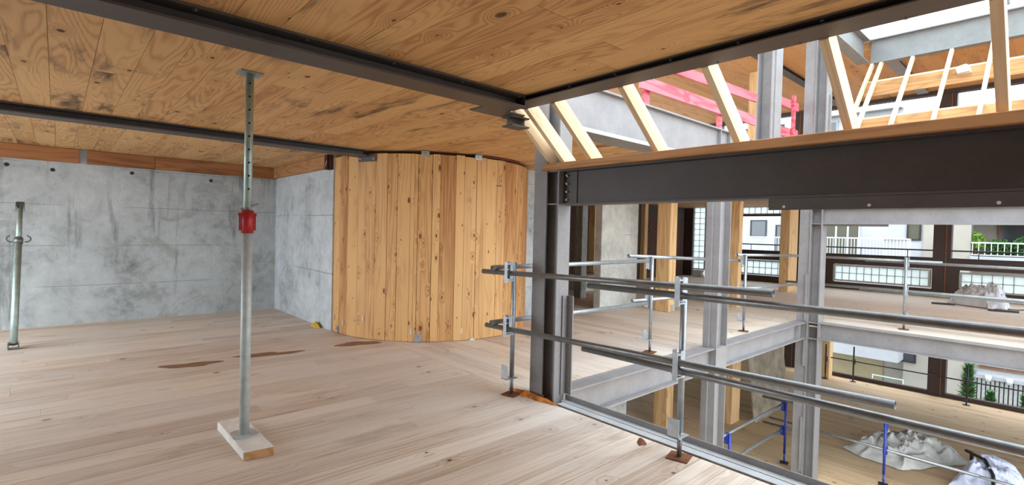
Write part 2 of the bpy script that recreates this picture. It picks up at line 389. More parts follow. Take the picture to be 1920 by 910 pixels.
# ceilings of the main storey (z = 2.70), slab above
ceil = MB().box(-2.7, 3.0, -3.2, 10.6, 2.725, 2.93).build('ceiling', M_CEILT)
struct(ceil, 'laminated pine board ceiling above the room with the props', 'ceiling')
bays = [(-0.4, 2.988, 2.81), (3.2, 6.72, 3.0), (6.93, 10.32, 3.0)]
for (ya, yb, xe) in bays:
    x = -1.2
    while x < xe-0.02:
        w = random.choice((0.16, 0.2, 0.2, 0.23)); x1 = min(x+w, xe)
        if xe-x1 < 0.06: x1 = xe
        yy = ya; cut = [ya, ya+(yb-ya)*random.uniform(0.22, 0.78), yb]
        for a, b in zip(cut, cut[1:]):
            box('ceiling_board', x+0.0012, x1-0.0012, a+0.001, b-0.001, 2.70+random.uniform(0, 0.0015), 2.725, M_CEIL, ceil)
        x = x1
box('ceiling_surface', -2.7, -1.2, -3.2, 10.6, 2.70, 2.725, M_CEILT, ceil)
ceilb = MB().box(3.0, 18.9, 3.55, 14.0, 2.725, 2.93).build('ceiling', M_CEILT)
struct(ceilb, 'pine board ceiling behind the opening around the curved partition', 'ceiling')
x = 3.0
while x < 6.2:
    x1 = x+0.2; c = random.uniform(5.2, 8.6)
    for a, b in ((3.55, c), (c, 10.3)):
        box('ceiling_board', x+0.0012, x1-0.0012, a+0.001, b-0.001, 2.70+random.uniform(0, 0.0015), 2.725, M_CEIL, ceilb)
    x = x1
MB().box(6.2, 18.9, 3.55, 14.0, 2.70, 2.725).box(3.0, 6.2, 10.3, 14.0, 2.70, 2.725).build('ceiling_surface', M_CEILT, ceilb)
ceilf = box('ceiling', 11.3, 18.9, -6, 3.55, 2.70, 2.93, M_CEILT)
struct(ceilf, 'pine board ceiling over the floor along the street facade', 'ceiling')
# upper storey ceiling / roof with the skylight opening
ceilu = MB().box(13.85, 19.2, -8, 14.0, 5.95, 6.2).box(3.0, 13.85, 3.45, 14.0, 5.95, 6.2).build('ceiling', M_UPC)
struct(ceilu, 'pine board ceiling of the storey above beyond the skylight', 'ceiling')

# concrete back wall and return wall with timber wall plates
wall_back = box('wall_back', -2.7, 3.30, 10.32, 10.62, -0.2, 2.72, M_CONC)
struct(wall_back, 'stained grey concrete wall at the back left', 'wall')
struct(box('wall_left_added', -2.9, -2.7, -3.4, 4.6, -0.22, 2.93, M_CONC2), 'unseen concrete wall left of the camera, added to limit side daylight', 'wall')  # out of view, added to hold back side light on the near floor
struct(box('wall_behind_added', -2.7, 2.8, -3.4, -3.2, -0.22, 2.93, M_CONC2), 'unseen concrete wall behind the camera, added to limit daylight', 'wall')  # out of view, added so no daylight enters from behind
for (hx, hz) in ((-0.53, 2.39), (-0.04, 2.36), (0.92, 2.40), (2.05, 2.37)):
    MB().tube((hx, 10.325, hz), (hx, 10.312, hz), 0.028, 12, wall=0.008).tube((hx, 10.322, hz), (hx, 10.316, hz), 0.02, 12).build('tie_hole', M_BLACK, wall_back)
wall_return = box('wall_return', 3.15, 3.40, 7.6, 10.32, -0.02, 2.72, M_CONC2)
struct(wall_return, 'pale bluish concrete return wall left of the curved partition', 'wall')
wall_core = box('wall_core', 5.6, 6.62, 6.55, 6.85, -0.02, 2.70, M_CONC)
struct(wall_core, 'narrow mottled concrete wall between curved partition and steel column', 'wall')
for i, (a, b, lb) in enumerate(((-2.7, 0.262, 'orange pine wall plate on back wall left of the gap'), (0.358, 1.218, 'short orange pine wall plate on back wall right of the gap'),
                                (1.222, 3.148, 'long orange pine wall plate on back wall running into the corner'))):
    tag(box('wall_plate', a, b, 10.25, 10.319, 2.485, 2.697, M_BOARDX, bevel=0.004), lb, 'timber', 'timber wall plates')
tag(box('wall_plate', 3.085, 3.148, 7.74, 10.245, 2.50, 2.697, M_BOARDY, bevel=0.004), 'orange pine wall plate on the pale return wall', 'timber', 'timber wall plates')
br = root('joist_bracket', (3.10, 7.66, 2.49), 'dark red steel bracket at the end of the return wall plate', 'bracket')
MB().box(3.06, 3.148, 7.60, 7.612, 2.48, 2.70).box(3.06, 3.07, 7.60, 7.735, 2.48, 2.70).box(3.06, 3.148, 7.60, 7.735, 2.478, 2.486).build('shoe', plain('dark_red_primer', S(70,32,26), 0.6), br)
MB().obox((3.056, 7.665, 2.57), (0,1,0.6), (1,0,0), (0,-0.6,1), 0.006, 0.002, 0.045).build('white_tag', M_RAILW, br)

# ------------------------------------------------------------------ curved stave partition
CX, CY, CR = 4.831, 7.459, 1.666
cyl = root('curved_partition', (CX, CY, 0), 'curved partition of vertical knotty pine boards', 'partition')
ang = [166.3,174.5,182.9,190.6,198.0,203.6,209.0,215.4,220.6,227.0,229.0,230.6,237.5,241.3,248.9,253.3,260.0,265.7,272.7,278.7,288.8,298.4,306.0,313.0]
a = 313.0
while a < 526.2-5: a += 8.52; ang.append(min(a, 526.3))
for i, (a0, a1) in enumerate(zip(ang, ang[1:])):
    gap = 0.17 if i in (7, 11, 15) else 0.06
    r1 = CR+random.uniform(-0.004, 0.004); r0 = r1-0.035; zt = 2.655+random.uniform(-0.008, 0.01); zb = 0.006
    t0 = math.radians(a0+gap); t1 = math.radians(a1-gap); n = max(2, int((a1-a0)/2.5))
    P = []
    for z in (zb, zt):
        for r in (r0, r1):
            P += [(CX+r*math.cos(t0+(t1-t0)*j/n), CY+r*math.sin(t0+(t1-t0)*j/n), z) for j in range(n+1)]
    m = n+1; F = []
    for j in range(n):
        F += [(m+j, m+j+1, 3*m+j+1, 3*m+j), (j+1, j, 2*m+j, 2*m+j+1), (j, j+1, m+j+1, m+j), (2*m+j+1, 2*m+j, 3*m+j, 3*m+j+1)]
    F += [(0, m, 3*m, 2*m), (m+n, n, 2*m+n, 3*m+n)]
    MB().add(P, F).build('stave', M_STAVE, cyl, rz=(t0+t1)/2)
def on_cyl(deg, r=CR): t = math.radians(deg); return Vector((CX+r*math.cos(t), CY+r*math.sin(t), 0)), Vector((math.cos(t), math.sin(t), 0)), Vector((-math.sin(t), math.cos(t), 0))
for deg, z, w, hgt in ((181.7, 0.055, 0.035, 0.05), (232.0, 0.06, 0.05, 0.055), (233.8, 2.655, 0.055, 0.035), (260.4, 2.655, 0.055, 0.035)):
    p, nn, tt = on_cyl(deg, CR+0.007)
    bk = MB().obox(p+Vector((0,0,z)), tt, nn, (0,0,1), w, 0.003, hgt).build('angle_plate', M_GALVL, cyl)
    lz = z-hgt if z < 1 else z+hgt-0.003
    MB().obox(p+nn*0.02+Vector((0,0,lz)), tt, nn, (0,0,1), w, 0.022, 0.003).build('plate_leg', M_GALVL, bk)
    MB().tube(p+Vector((0,0,z+0.01)), p+nn*0.014+Vector((0,0,z+0.01)), 0.012, 6).build('bolt_head', M_GALV, bk)
for deg, z in ((177.9, 0.22), (188.1, 0.18), (202.8, 0.29), (228.4, 0.15), (253.2, 0.145), (292.5, 2.36)):
    p, nn, tt = on_cyl(deg, CR+0.006)
    MB().obox(p+Vector((0,0,z)), tt, nn, (0,0,1), 0.009, 0.003, 0.04).build('white_clip', M_RAILW, cyl)
p, nn, tt = on_cyl(273.6, CR+0.005); MB().obox(p+Vector((0,0,2.275)), tt, nn, (0,0,1), 0.05, 0.003, 0.005).build('staple', M_BLACK, cyl)
pts = [on_cyl(d, CR+0.02)[0] for d in range(263, 292, 3)]
rb = MB()
for q0, q1 in zip(pts, pts[1:]): rb.tube(q0+Vector((0,0,2.685)), q1+Vector((0,0,2.685)), 0.017, 8)
tag(rb.build('red_hose', plain('dark_red_rubber', S(96,30,26), 0.6)), 'dark red strip lying on top of the curved partition', 'strip')
p, nn, tt = on_cyl(258.5, CR+0.02)
tag(MB().add([p+tt*-.05+Vector((0,0,.002)), p+tt*.045+nn*.04+Vector((0,0,.002)), p+tt*.05+Vector((0,0,.004)), p+tt*.01+nn*.01+Vector((0,0,.045)), p+tt*.0-nn*.01+Vector((0,0,.002))],
            [(0,1,3),(1,2,3),(2,4,3),(4,0,3),(0,4,2,1)]).build('crumpled_paper', M_RAILW), 'scrap of white paper at foot of the curved partition', 'paper')

# ------------------------------------------------------------------ steel frame
def ibeam(name, axis, a0, a1, c0, c1, z0, z1, mat, label, tf=0.014, tw=0.012, web=None, cat='beam', group=None):
    cm = (c0+c1)/2 if web is None else web
    loc = ((a0+a1)/2, (c0+c1)/2, z0) if axis == 'X' else ((c0+c1)/2, (a0+a1)/2, z0)
    r = root(name, loc, label, cat, group)
    def bx(n, p0, p1, q0, q1):
        if axis == 'X': return box(n, a0, a1, p0, p1, q0, q1, mat, r)
        return box(n, p0, p1, a0, a1, q0, q1, mat, r)
    bx('top_flange', c0, c1, z1-tf, z1); bx('bottom_flange', c0, c1, z0, z0+tf); bx('web', cm-tw/2, cm+tw/2, z0+tf, z1-tf)
    return r
b1 = ibeam('ceiling_beam', 'X', -2.65, 2.80, 2.985, 3.215, 2.60, 2.70, M_STEELD, 'dark steel beam under ceiling from top left to the skylight corner')
b2 = ibeam('ceiling_beam', 'X', -2.65, 3.25, 6.70, 6.95, 2.612, 2.70, M_STEELD, 'dark steel beam under ceiling running onto the curved partition')
b3 = ibeam('ceiling_beam', 'Y', -2.8, 3.215, 2.806, 3.003, 2.655, 2.70, M_STEELD, 'dark steel edge beam under the ceiling above the rafters', tf=0.008, web=2.93)
for i in range(7):
    bx_ = -0.6+i*0.56
    MB().tube((bx_, 3.02, 2.686), (bx_, 3.02, 2.678), 0.013, 6).build('bolt_head', M_GALVD, b1)
for i in range(6): MB().tube((2.845, 2.55-i*0.42, 2.692), (2.845, 2.55-i*0.42, 2.684), 0.013, 6).build('bolt_head', M_GALVD, b3)
for i in range(5): MB().tube((2.985, 2.4-i*0.46, 2.655), (2.985, 2.4-i*0.46, 2.648), 0.009, 6).build('bolt_head', M_GALV, b3)
box('end_plate', 2.803, 2.815, 2.99, 3.213, 2.60, 2.70, M_STEELD, b1)
MB().box(2.56, 3.02, 3.217, 3.40, 2.60, 2.612).build('gusset_plate', M_STEELD, b1)
p, nn, tt = on_cyl(204.0, CR+0.014)
ep = MB().obox(p+Vector((0,0,2.60)), tt, nn, (0,0,1), 0.155, 0.006, 0.055).build('end_plate', M_STEELD, b2)
for s in (-1, 1): MB().tube(p+tt*s*0.12+Vector((0,0,2.58)), p+tt*s*0.12+nn*0.016+Vector((0,0,2.58)), 0.01, 6).build('bolt_head', M_GALVL, ep)
stub = ibeam('stub_beam', 'X', 2.90, 3.10, 3.24, 3.38, 2.51, 2.598, M_STEELD, 'short dark steel stub beam at the skylight corner', tf=0.012)

def vbox(n, r, mat, *b): return box(n, *b, mat, r)
# column at the opening corner
h1 = root('steel_column', (3.565, 3.375, LOW), 'grey-brown steel column at the near corner of the opening', 'column')
vbox('near_flange', h1, M_STEEL, 3.48, 3.65, 3.22, 3.236, LOW, 3.02); vbox('far_flange', h1, M_STEEL, 3.48, 3.65, 3.514, 3.53, LOW, 3.02)
vbox('web', h1, M_STEEL, 3.558, 3.572, 3.236, 3.514, LOW, 3.02); vbox('cover_plate', h1, M_STEEL, 3.466, 3.48, 3.364, 3.53, LOW, 3.02)
for z in (2.17, 1.86, -0.02): vbox('stiffener', h1, M_STEEL, 3.482, 3.558, 3.236, 3.364, z, z+0.012)
an = MB().box(3.562, 3.635, 3.206, 3.2195, 0.06, 1.0).box(3.623, 3.635, 3.135, 3.206, 0.06, 1.0).build('angle_cleat', M_STEEL, h1)
for z in (0.12, 0.52, 0.92): MB().tube((3.623, 3.155, z), (3.619, 3.155, z), 0.007, 6).build('bolt_head', M_GALV, an)

# header beam above the opening with timber sill
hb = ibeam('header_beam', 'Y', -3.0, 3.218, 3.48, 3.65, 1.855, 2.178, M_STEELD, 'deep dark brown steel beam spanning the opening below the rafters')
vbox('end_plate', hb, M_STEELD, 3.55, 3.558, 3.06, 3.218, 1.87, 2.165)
for z in (1.905, 1.98, 2.055, 2.13): MB().tube((3.55, 3.17, z), (3.532, 3.17, z), 0.012, 6).tube((3.532,3.17,z), (3.52,3.17,z), 0.007, 6).build('bolt', M_GALVL, hb)
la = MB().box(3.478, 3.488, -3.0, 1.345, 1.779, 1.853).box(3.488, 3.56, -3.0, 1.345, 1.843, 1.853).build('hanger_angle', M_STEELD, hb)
for yy in (1.25, 0.79, 0.25): MB().tube((3.478, yy, 1.80), (3.4765, yy, 1.80), 0.009, 10).build('bolt_hole', M_RAILW, la)
tag(box('timber_sill', 3.43, 3.74, -3.0, 3.40, 2.1795, 2.243, M_BOARDY, bevel=0.004), 'orange pine sill lying on the dark header beam', 'timber')
# rafters of the near side
rl = ['pale rafter nearest the steel column, first of the closely set pair', 'pale rafter second from the steel column, close beside the first', 'pale rafter third from the steel column',
      'pale rafter fourth from the steel column, left of the red guard boards', 'pale rafter fifth from the steel column, in front of the red guard boards',
      'pale rafter second from the right edge beside the corner skylight', 'pale rafter at the right edge of the photo']
for yy, lb in zip((3.325, 3.165, 2.85, 2.185, 1.55, 0.89, 0.23), rl):
    o = MB().prism([(3.50, yy-0.0, 2.2435), (3.645, yy, 2.2435), (3.645, yy, 2.285), (3.006, yy, 2.80), (3.006, yy, 2.648)], (0, 0.046, 0))
    tag(o.build('rafter', M_RAFT), lb, 'rafter', 'rafters over the near header beam')

# floor edge of the opening
eb = ibeam('floor_edge_beam', 'Y', -3.0, 3.16, 3.466, 3.612, -0.24, -0.002, M_STEEL, 'steel edge beam along the floor beside the opening')
box('flat_strip', 3.466, 3.545, -3.0, 3.16, -0.002, 0.004, M_STEELL, eb)
up = root('edge_angle', (3.60, 0.1, -0.06), 'steel upstand angle along the floor edge of the opening', 'angle')
box('upstand', 3.622, 3.631, -3.0, 3.20, -0.06, 0.052, M_STEEL, up); box('toe', 3.556, 3.622, -3.0, 3.20, -0.002, 0.005, M_STEELL, up)
for i in range(7): MB().tube((3.622, 3.1-i*0.62, 0.005), (3.617, 3.1-i*0.62, 0.005), 0.008, 8).build('screw', M_GALVL, up)

# beam along X across the far left side of the opening
vb = ibeam('floor_beam', 'X', 3.652, 10.22, 3.22, 3.40, -0.24, 0.063, M_STEEL, 'grey steel beam crossing the opening from near column to far corner column', tf=0.016)
MB().box(3.66, 6.66, 3.385, 3.40, 0.063, 0.075).box(7.05, 10.2, 3.385, 3.40, 0.063, 0.075).build('edge_lip', M_STEEL, vb)
for xx in (6.70, 7.02, 9.9): box('stiffener', xx-0.008, xx+0.008, 3.222, 3.304, -0.224, 0.047, M_STEEL, vb)
h2 = root('steel_column', (6.86, 3.33, LOW), 'slim grey steel column standing midway along the crossing floor beam', 'column')
for zz0, zz1 in ((LOW, -0.241), (0.0631, 2.598)):
    vbox('near_flange', h2, M_STEEL, 6.69, 6.705, 3.205, 3.385, zz0, zz1); vbox('far_flange', h2, M_STEEL, 6.995, 7.01, 3.205, 3.385, zz0, zz1)
    vbox('web', h2, M_STEEL, 6.705, 6.995, 3.29, 3.302, zz0, zz1)
    MB().box(6.655, 6.689, 3.30, 3.31, zz0, zz1).box(6.655, 6.665, 3.31, 3.385, zz0, zz1).build('angle_cleat', M_STEEL, h2)
box('stiffener', 6.69, 7.01, 3.203, 3.219, -0.24, 0.06, M_STEEL, h2)
h3 = root('steel_column', (10.4, 3.2, LOW), 'wide grey steel column at the far corner of the opening', 'column')
vbox('near_flange', h3, M_STEEL, 10.235, 10.50, 3.02, 3.036, LOW, 5.94); vbox('far_flange', h3, M_STEEL, 10.235, 10.50, 3.20, 3.216, LOW, 5.94)
vbox('web', h3, M_STEEL, 10.39, 10.405, 3.036, 3.20, LOW, 5.94); vbox('cover_plate', h3, M_STEEL, 10.26, 10.275, 3.216, 3.40, LOW, 5.94)
for z in (0.055, -0.235, 1.86, 2.125): vbox('stiffener', h3, M_STEEL, 10.24, 10.39, 3.036, 3.20, z, z+0.012)
vbox('angle_cleat', h3, M_STEEL, 10.225, 10.26, 3.22, 3.26, 0.08, 0.95); vbox('angle_cleat', h3, M_STEEL, 10.225, 10.26, 3.22, 3.26, -0.75, -0.26)
vbox('angle_cleat', h3, M_STEEL, 10.225, 10.26, 3.22, 3.26, -2.7, -1.7)
fb = ibeam('floor_beam', 'Y', -6.0, 3.018, 10.235, 10.43, -0.225, 0.077, M_STEEL, 'grey steel floor beam on the far side of the opening', tf=0.016)
fh = ibeam('header_beam', 'Y', -6.0, 3.018, 10.25, 10.43, 1.866, 2.14, M_STEEL, 'light grey steel beam above the far side of the opening')
vbox('end_plate', fb, M_STEEL, 10.255, 10.268, 2.99, 3.018, -0.20, 0.06)
vbox('hanger_plate', fh, M_STEELD, 10.25, 10.262, 2.05, 3.0, 1.825, 1.866)
tag(box('timber_sill', 10.22, 10.55, -6.0, 3.0, 2.1405, 2.24, M_BOARDY), 'pine sill on the light grey far beam', 'timber')
ub = ibeam('deep_floor_beam', 'X', 3.655, 10.20, 3.24, 3.54, 2.60, 3.065, M_STEEL, 'deep pale grey steel beam of the storey above beside the rafters', tf=0.02, web=3.30)
box('edge_strip', 3.66, 10.2, 3.236, 3.24, 2.602, 2.64, M_STEELL, ub)
for xx in (6.72, 7.0): box('stiffener', xx-0.008, xx+0.008, 3.245, 3.294, 2.62, 3.045, M_STEEL, ub)
pc = root('steel_column', (8.62, 3.38, 3.065), 'broad pale grey steel column on the deep beam between red guard boards', 'column')
vbox('near_flange', pc, M_STEEL, 8.42, 8.82, 3.262, 3.28, 3.0655, 5.94); vbox('far_flange', pc, M_STEEL, 8.42, 8.82, 3.482, 3.50, 3.0655, 5.94)
vbox('web', pc, M_STEEL, 8.60, 8.615, 3.28, 3.482, 3.0655, 5.94); vbox('angle_cleat', pc, M_STEEL, 8.50, 8.54, 3.241, 3.262, 3.0655, 5.94)
vbox('near_angle', h3, M_STEEL, 10.36, 10.40, 2.985, 3.018, 3.0, 4.2)

# skylight opening beams of the storey above
sb1 = ibeam('roof_beam', 'Y', -8.0, 3.20, 13.65, 13.85, 5.58, 6.12, M_STEEL, 'blue-grey steel roof beam along the top of the skylight', tf=0.018)
sb2 = ibeam('roof_beam', 'X', 9.0, 13.64, 3.205, 3.44, 5.60, 6.12, M_STEEL, 'grey steel roof beam meeting the skylight corner', tf=0.018)
sb3 = ibeam('roof_tie', 'X', 4.0, 18.6, 5.02, 5.22, 5.86, 5.949, M_STEELD, 'flat dark steel tie under the upper ceiling behind the red guard boards')
sb4 = ibeam('roof_tie', 'X', 13.86, 18.6, 2.9, 3.15, 5.86, 5.949, M_STEEL, 'flat grey steel tie under the upper ceiling above the purlins')
# far rafters (rising away to the roof beam) and purlins
def slope_pt(t): return 10.3+t, 2.24+t
frl = ['grey weathered rafter at the far corner below the roof beam', 'pale far rafter at the corner, second from the grey one', 'pale far rafter third from the corner', 'pale far rafter fourth from the corner',
       'pale far rafter right of the edge rafter', 'pale far rafter at the right frame edge', 'pale far rafter hidden by the right edge rafter']
for yy, lb, in zip((3.13, 2.96, 2.40, 1.76, 1.14, 0.52), frl):
    lo_ = 0.0 if yy < 2.9 else 0.42
    m = MB().prism([(10.32+lo_, yy, 2.2405+lo_), (10.47+lo_, yy, 2.2405+lo_), (13.80, yy, 5.578), (13.66, yy, 5.578)], (0, 0.055, 0))
    tag(m.build('far_rafter', M_RAFT2), lb, 'rafter', 'rafters on the far side of the skylight')
pl = ['pine purlin board high on the far rafters with a white bag on it', 'pine purlin board at mid height of the far rafters', 'pine purlin board low on the far rafters']
for t, lb, hh in zip((2.82, 1.83, 1.56), pl, (0.30, 0.20, 0.05)):
    px, pz = slope_pt(t)
    r = root('purlin', (px+0.18, 0, pz-hh), lb, 'timber', 'purlins across the far rafters')
    MB().box(px+0.19, px+0.24, -4.0, 3.2, pz-hh, pz-0.0005).build('board', M_PURL, r); MB().box(px+0.212, px+0.262, -4.0, 3.2, pz, pz+0.035).build('batten', M_LITEDGE, r)  # pale top strip stands in for the purlin's lit upper edge
px, pz = slope_pt(2.82)
tag(MB().add([(px+.05,1.45,pz-.12),(px+.04,1.62,pz-.14),(px+.03,1.66,pz-.02),(px+.04,1.5,pz+.02),(px+.1895,1.42,pz-.14),(px+.1895,1.64,pz-.15),(px+.1895,1.66,pz+.0),(px+.1895,1.46,pz+.015)],
    [(3,2,1,0),(4,5,6,7),(0,1,5,4),(1,2,6,5),(2,3,7,6),(3,0,4,7)]).build('plastic_bag', M_PLAST), 'small white plastic bag caught on the high purlin', 'bag')
# skylight glazing on a curb above the roof beam
sk = root('skylight', (12.0, 0, 6.2), 'pale green tinted skylight pane resting above the roof beam', 'skylight')
MB().box(9.0, 13.9, 3.22, 3.40, 6.121, 6.22).box(13.66, 13.9, -8, 3.22, 6.121, 6.22).build('curb', M_RAILW, sk)
MB().box(9.0, 13.8, -1.0, 3.3, 6.221, 6.241).build('pane', M_CLEAR, sk); box('glazing_bar', 9.0, 13.9, 0.95, 1.05, 6.242, 6.29, M_RAILW, sk)

# red guard boards of the storey above
def rboard(x0, x1, z0a, z0b, h, lb, yy=3.42): 
    tag(MB().prism([(x0, yy, z0a), (x1, yy, z0b), (x1, yy, z0b+h), (x0, yy, z0a+h)], (0, 0.03, 0)).build('guard_board', M_RED), lb, 'board', 'red guard boards')
rboard(5.05, 8.25, 3.31, 3.37, 0.15, 'lower red guard board left of the broad column')
rboard(5.3, 8.25, 3.62, 3.74, 0.13, 'upper red guard board left of the broad column')
rboard(8.95, 10.15, 3.36, 3.42, 0.16, 'lower red guard board right of the broad column', 3.45)
rboard(8.95, 10.15, 3.88, 3.93, 0.15, 'upper red guard board right of the broad column', 3.45)
for xx, z1, lb, yy in ((5.2, 3.50, 'red guard post left of the broad column', 3.46), (7.08, 3.48, 'short red guard post beside the fifth rafter', 3.46), (9.78, 4.16, 'red guard post between broad column and corner column', 3.405), (12.0, 4.25, 'red guard post right of the corner column', 3.60)):
    tag(box('guard_post', xx, xx+0.10, yy, yy+0.04, 3.066 if xx < 10 else 2.951, z1, M_RED), lb, 'post', 'red guard posts')
ufl = box('floor', 3.0, 18.9, 3.56, 14.0, 2.9305, 2.95, M_FLOORT); struct(ufl, 'timber floor of the storey above behind the red guards', 'floor')
tag(box('timber_post', 13.6, 13.85, 5.6, 5.85, 2.951, 5.94, M_POST), 'pine post of the storey above behind the red guards', 'post')

# ------------------------------------------------------------------ props, railings
# telescopic prop on a whitewashed timber block
bk0 = root('timber_block', (1.03, 4.05, 0.001), 'whitewashed timber block with raw brown end under the steel prop', 'block')
MB().prism([(0.945,3.705,0.001),(1.135,3.680,0.001),(1.125,4.42,0.001),(0.935,4.40,0.001)], (0,0,0.062)).build('body', M_WHITEP, bk0, bevel=0.006)
MB().prism([(0.948,3.6996,0.003),(1.132,3.6754,0.003),(1.132,3.6754,0.058),(0.948,3.6996,0.058)], (0.0007,0.005,0)).build('raw_end', M_PURL, bk0)
pr1 = root('steel_prop', (1.03, 4.02, 0.064), 'tall galvanised telescopic prop with red collar on a white block', 'prop')
MB().prism([(0.945,3.955,0.064),(0.985,3.925,0.064),(1.075,3.925,0.064),(1.115,3.955,0.064),(1.115,4.085,0.064),(1.075,4.115,0.064),(0.985,4.115,0.064),(0.945,4.085,0.064)], (0,0,0.007)).build('base_plate', M_PROP, pr1)
MB().tube((1.03,4.02,0.071), (1.034,4.022,1.56), 0.0345, 20, wall=0.004).build('outer_tube', M_PROP, pr1, smooth=True)
inner = MB().tube((1.034,4.022,1.50), (1.04,4.03,2.69), 0.028, 20).build('inner_tube', M_GREENP, pr1, smooth=True)
vd = Vector((-1.03,-4.02,0)).normalized(); vs_ = Vector((-vd.y, vd.x, 0))
for i in range(9):
    z = 1.86+i*0.095; c = Vector((1.036,4.025,z))
    MB().tube(c+vd*0.0272+vs_*0.004, c+vd*0.0285+vs_*0.004, 0.008, 10).build('pin_hole', M_BLACK, inner)
MB().prism([(0.965,3.96,2.690),(1.115,3.96,2.690),(1.115,4.10,2.690),(0.965,4.10,2.690)], (0,0,0.0085)).build('head_plate', M_GALV, pr1)
col = MB().tube((1.034,4.022,1.54), (1.035,4.023,1.705), 0.042, 18, wall=0.007).build('collar', M_REDP, pr1, smooth=True)
for s in (-1, 1):
    c = Vector((1.034,4.022,1.62))+vs_*s*0.045
    MB().obox(c+vs_*s*0.004, vs_, vd, (0,0,1), 0.006, 0.016, 0.06).obox(c+vd*0.012+Vector((0,0,0.055)), vs_, vd, (0,0,1), 0.014, 0.014, 0.012).build('collar_wing', M_REDP, col)
c = Vector((1.034,4.022,1.725)); MB().tube(c-vs_*0.045-Vector((0,0,0.012)), c+vs_*0.075+vd*0.02+Vector((0,0,0.03)), 0.008, 10).build('locking_pin', M_GALVL, pr1)

# leaning prop against the concrete wall
top = Vector((-0.366, 9.75, 1.79)); bot = Vector((-0.385, 8.70, 0.055)); d = (top-bot).normalized(); mid = bot+(top-bot)*0.72
pr2 = root('steel_prop', (-0.385, 8.70, 0.0), 'greenish galvanised push-pull prop leaning towards the concrete wall', 'prop')
MB().tube(bot, mid, 0.038, 18, wall=0.004).build('outer_tube', M_GREENP, pr2, smooth=True)
MB().tube(mid-d*0.05, top, 0.030, 18).build('inner_tube', M_GREENP, pr2, smooth=True)
MB().tube(mid-d*0.03, mid+d*0.05, 0.047, 16).build('collar_nut', M_GALVD, pr2, smooth=True)
for s, a0, a1 in ((-1, 1.1, 4.6), (1, -1.5, 2.0)):
    MB().torus(mid+d*0.03+Vector((s*0.075,0,0.01)), (0,1,0.0), 0.042, 0.009, 12, 6, a0, a1).build('handle', M_GALVD, pr2)
f = MB().box(-0.435,-0.335,8.64,8.76,0.0,0.008).box(-0.435,-0.427,8.64,8.76,0.008,0.085).box(-0.343,-0.335,8.64,8.76,0.008,0.085).build('foot_plate', M_GALVD, pr2)
MB().tube((-0.435,8.70,0.055), (-0.335,8.70,0.055), 0.009, 8).build('hinge_pin', M_GALVD, pr2)
MB().obox(top+d*0.03, (1,0,0), d.cross(Vector((1,0,0))), d, 0.042, 0.05, 0.005).obox(top+Vector((-0.04,0,0))+d*-0.01, (1,0,0), d.cross(Vector((1,0,0))), d, 0.004, 0.05, 0.045).obox(top+Vector((0.04,0,0))+d*-0.01, (1,0,0), d.cross(Vector((1,0,0))), d, 0.004, 0.05, 0.045).build('head_plate', M_GALVD, pr2)

# guard rail stanchions
def stanchion(x, y, side, label, zbase=0.0, mat=M_GALV, ht=1.30, plate=M_RUST, clamps=(1.20, 0.68), group='galvanised guard rail stanchions', toe=True, reach=0.0):
    sx, sy = side; tx, ty = -sy, sx          # side: direction in which the clamps face
    r = root('guard_stanchion', (x, y, zbase), label, 'stanchion', group)
    z0 = zbase
    MB().obox((x, y, z0+0.004), (1,0.25,0), (-0.25,1,0), (0,0,1), 0.075, 0.075, 0.004).build('base_plate', plate, r)
    MB().tube((x, y, z0+0.008), (x, y, z0+0.2), 0.017, 14).build('spigot', M_GALVD if mat is M_GALV else mat, r, smooth=True)
    MB().tube((x, y, z0+0.19), (x, y, z0+ht), 0.0225, 16, wall=0.003).build('post', mat, r, smooth=True)
    for cz in clamps:
        c = Vector((x+sx*0.032, y+sy*0.032, z0+cz))
        cl = MB().obox(c, (sx,sy,0), (tx,ty,0), (0,0,1), 0.005, 0.034, 0.075)
        for s in (-1, 1):
            q = c+Vector((tx*s*0.030, ty*s*0.030, 0))+Vector((sx*0.022, sy*0.022, 0.02))
            cl.obox(q, (sx,sy,0), (tx,ty,0), (0,0,1), 0.022, 0.004, 0.085)
        cl.obox(c+Vector((sx*0.045, sy*0.045, -0.062)), (sx,sy,0), (tx,ty,0), (0,0,1), 0.012, 0.032, 0.006)
        if reach:
            for zz in (0.088, -0.075): cl.obox(c+Vector((sx*reach*0.5+tx*0.03, sy*reach*0.5+ty*0.03, zz)), (sx,sy,0), (tx,ty,0), (0,0,1), reach*0.5, 0.014, 0.005)
            cl.obox(c+Vector((sx*reach+tx*0.03, sy*reach+ty*0.03, 0.006)), (sx,sy,0), (tx,ty,0), (0,0,1), 0.004, 0.018, 0.10)
        ob = cl.build('rail_clamp', M_GALVL if mat is M_GALV else mat, r)
        MB().torus(c+Vector((sx*0.046, sy*0.046, 0.045)), (sx,sy,0), 0.018, 0.006, 12, 6, 0.3, 2.9).build('hook', M_GALVL if mat is M_GALV else mat, ob)
    if toe:
        c = Vector((x+sx*0.03, y+sy*0.03, z0+0.17))
        MB().obox(c+Vector((0,0,0)), (sx,sy,0), (tx,ty,0), (0,0,1), 0.065, 0.05, 0.003).obox(c+Vector((sx*0.062+tx*0.0, sy*0.062, 0.065)), (sx,sy,0), (tx,ty,0), (0,0,1), 0.003, 0.045, 0.068).build('toe_board_bracket', M_GALVL if mat is M_GALV else mat, r)
    return r
stanchion(3.315, 3.63, (-1, 0), 'galvanised stanchion left of the near steel column', reach=0.10)
stanchion(3.335, 1.845, (-1, 0), 'nearest galvanised stanchion on a rusty plate at the floor edge', reach=0.115)
stanchion(6.0, 3.80, (0, 1), 'galvanised stanchion behind the crossing beam, left of the slim column')
stanchion(8.65, 3.68, (0, 1), 'galvanised stanchion between the slim column and the far corner column')
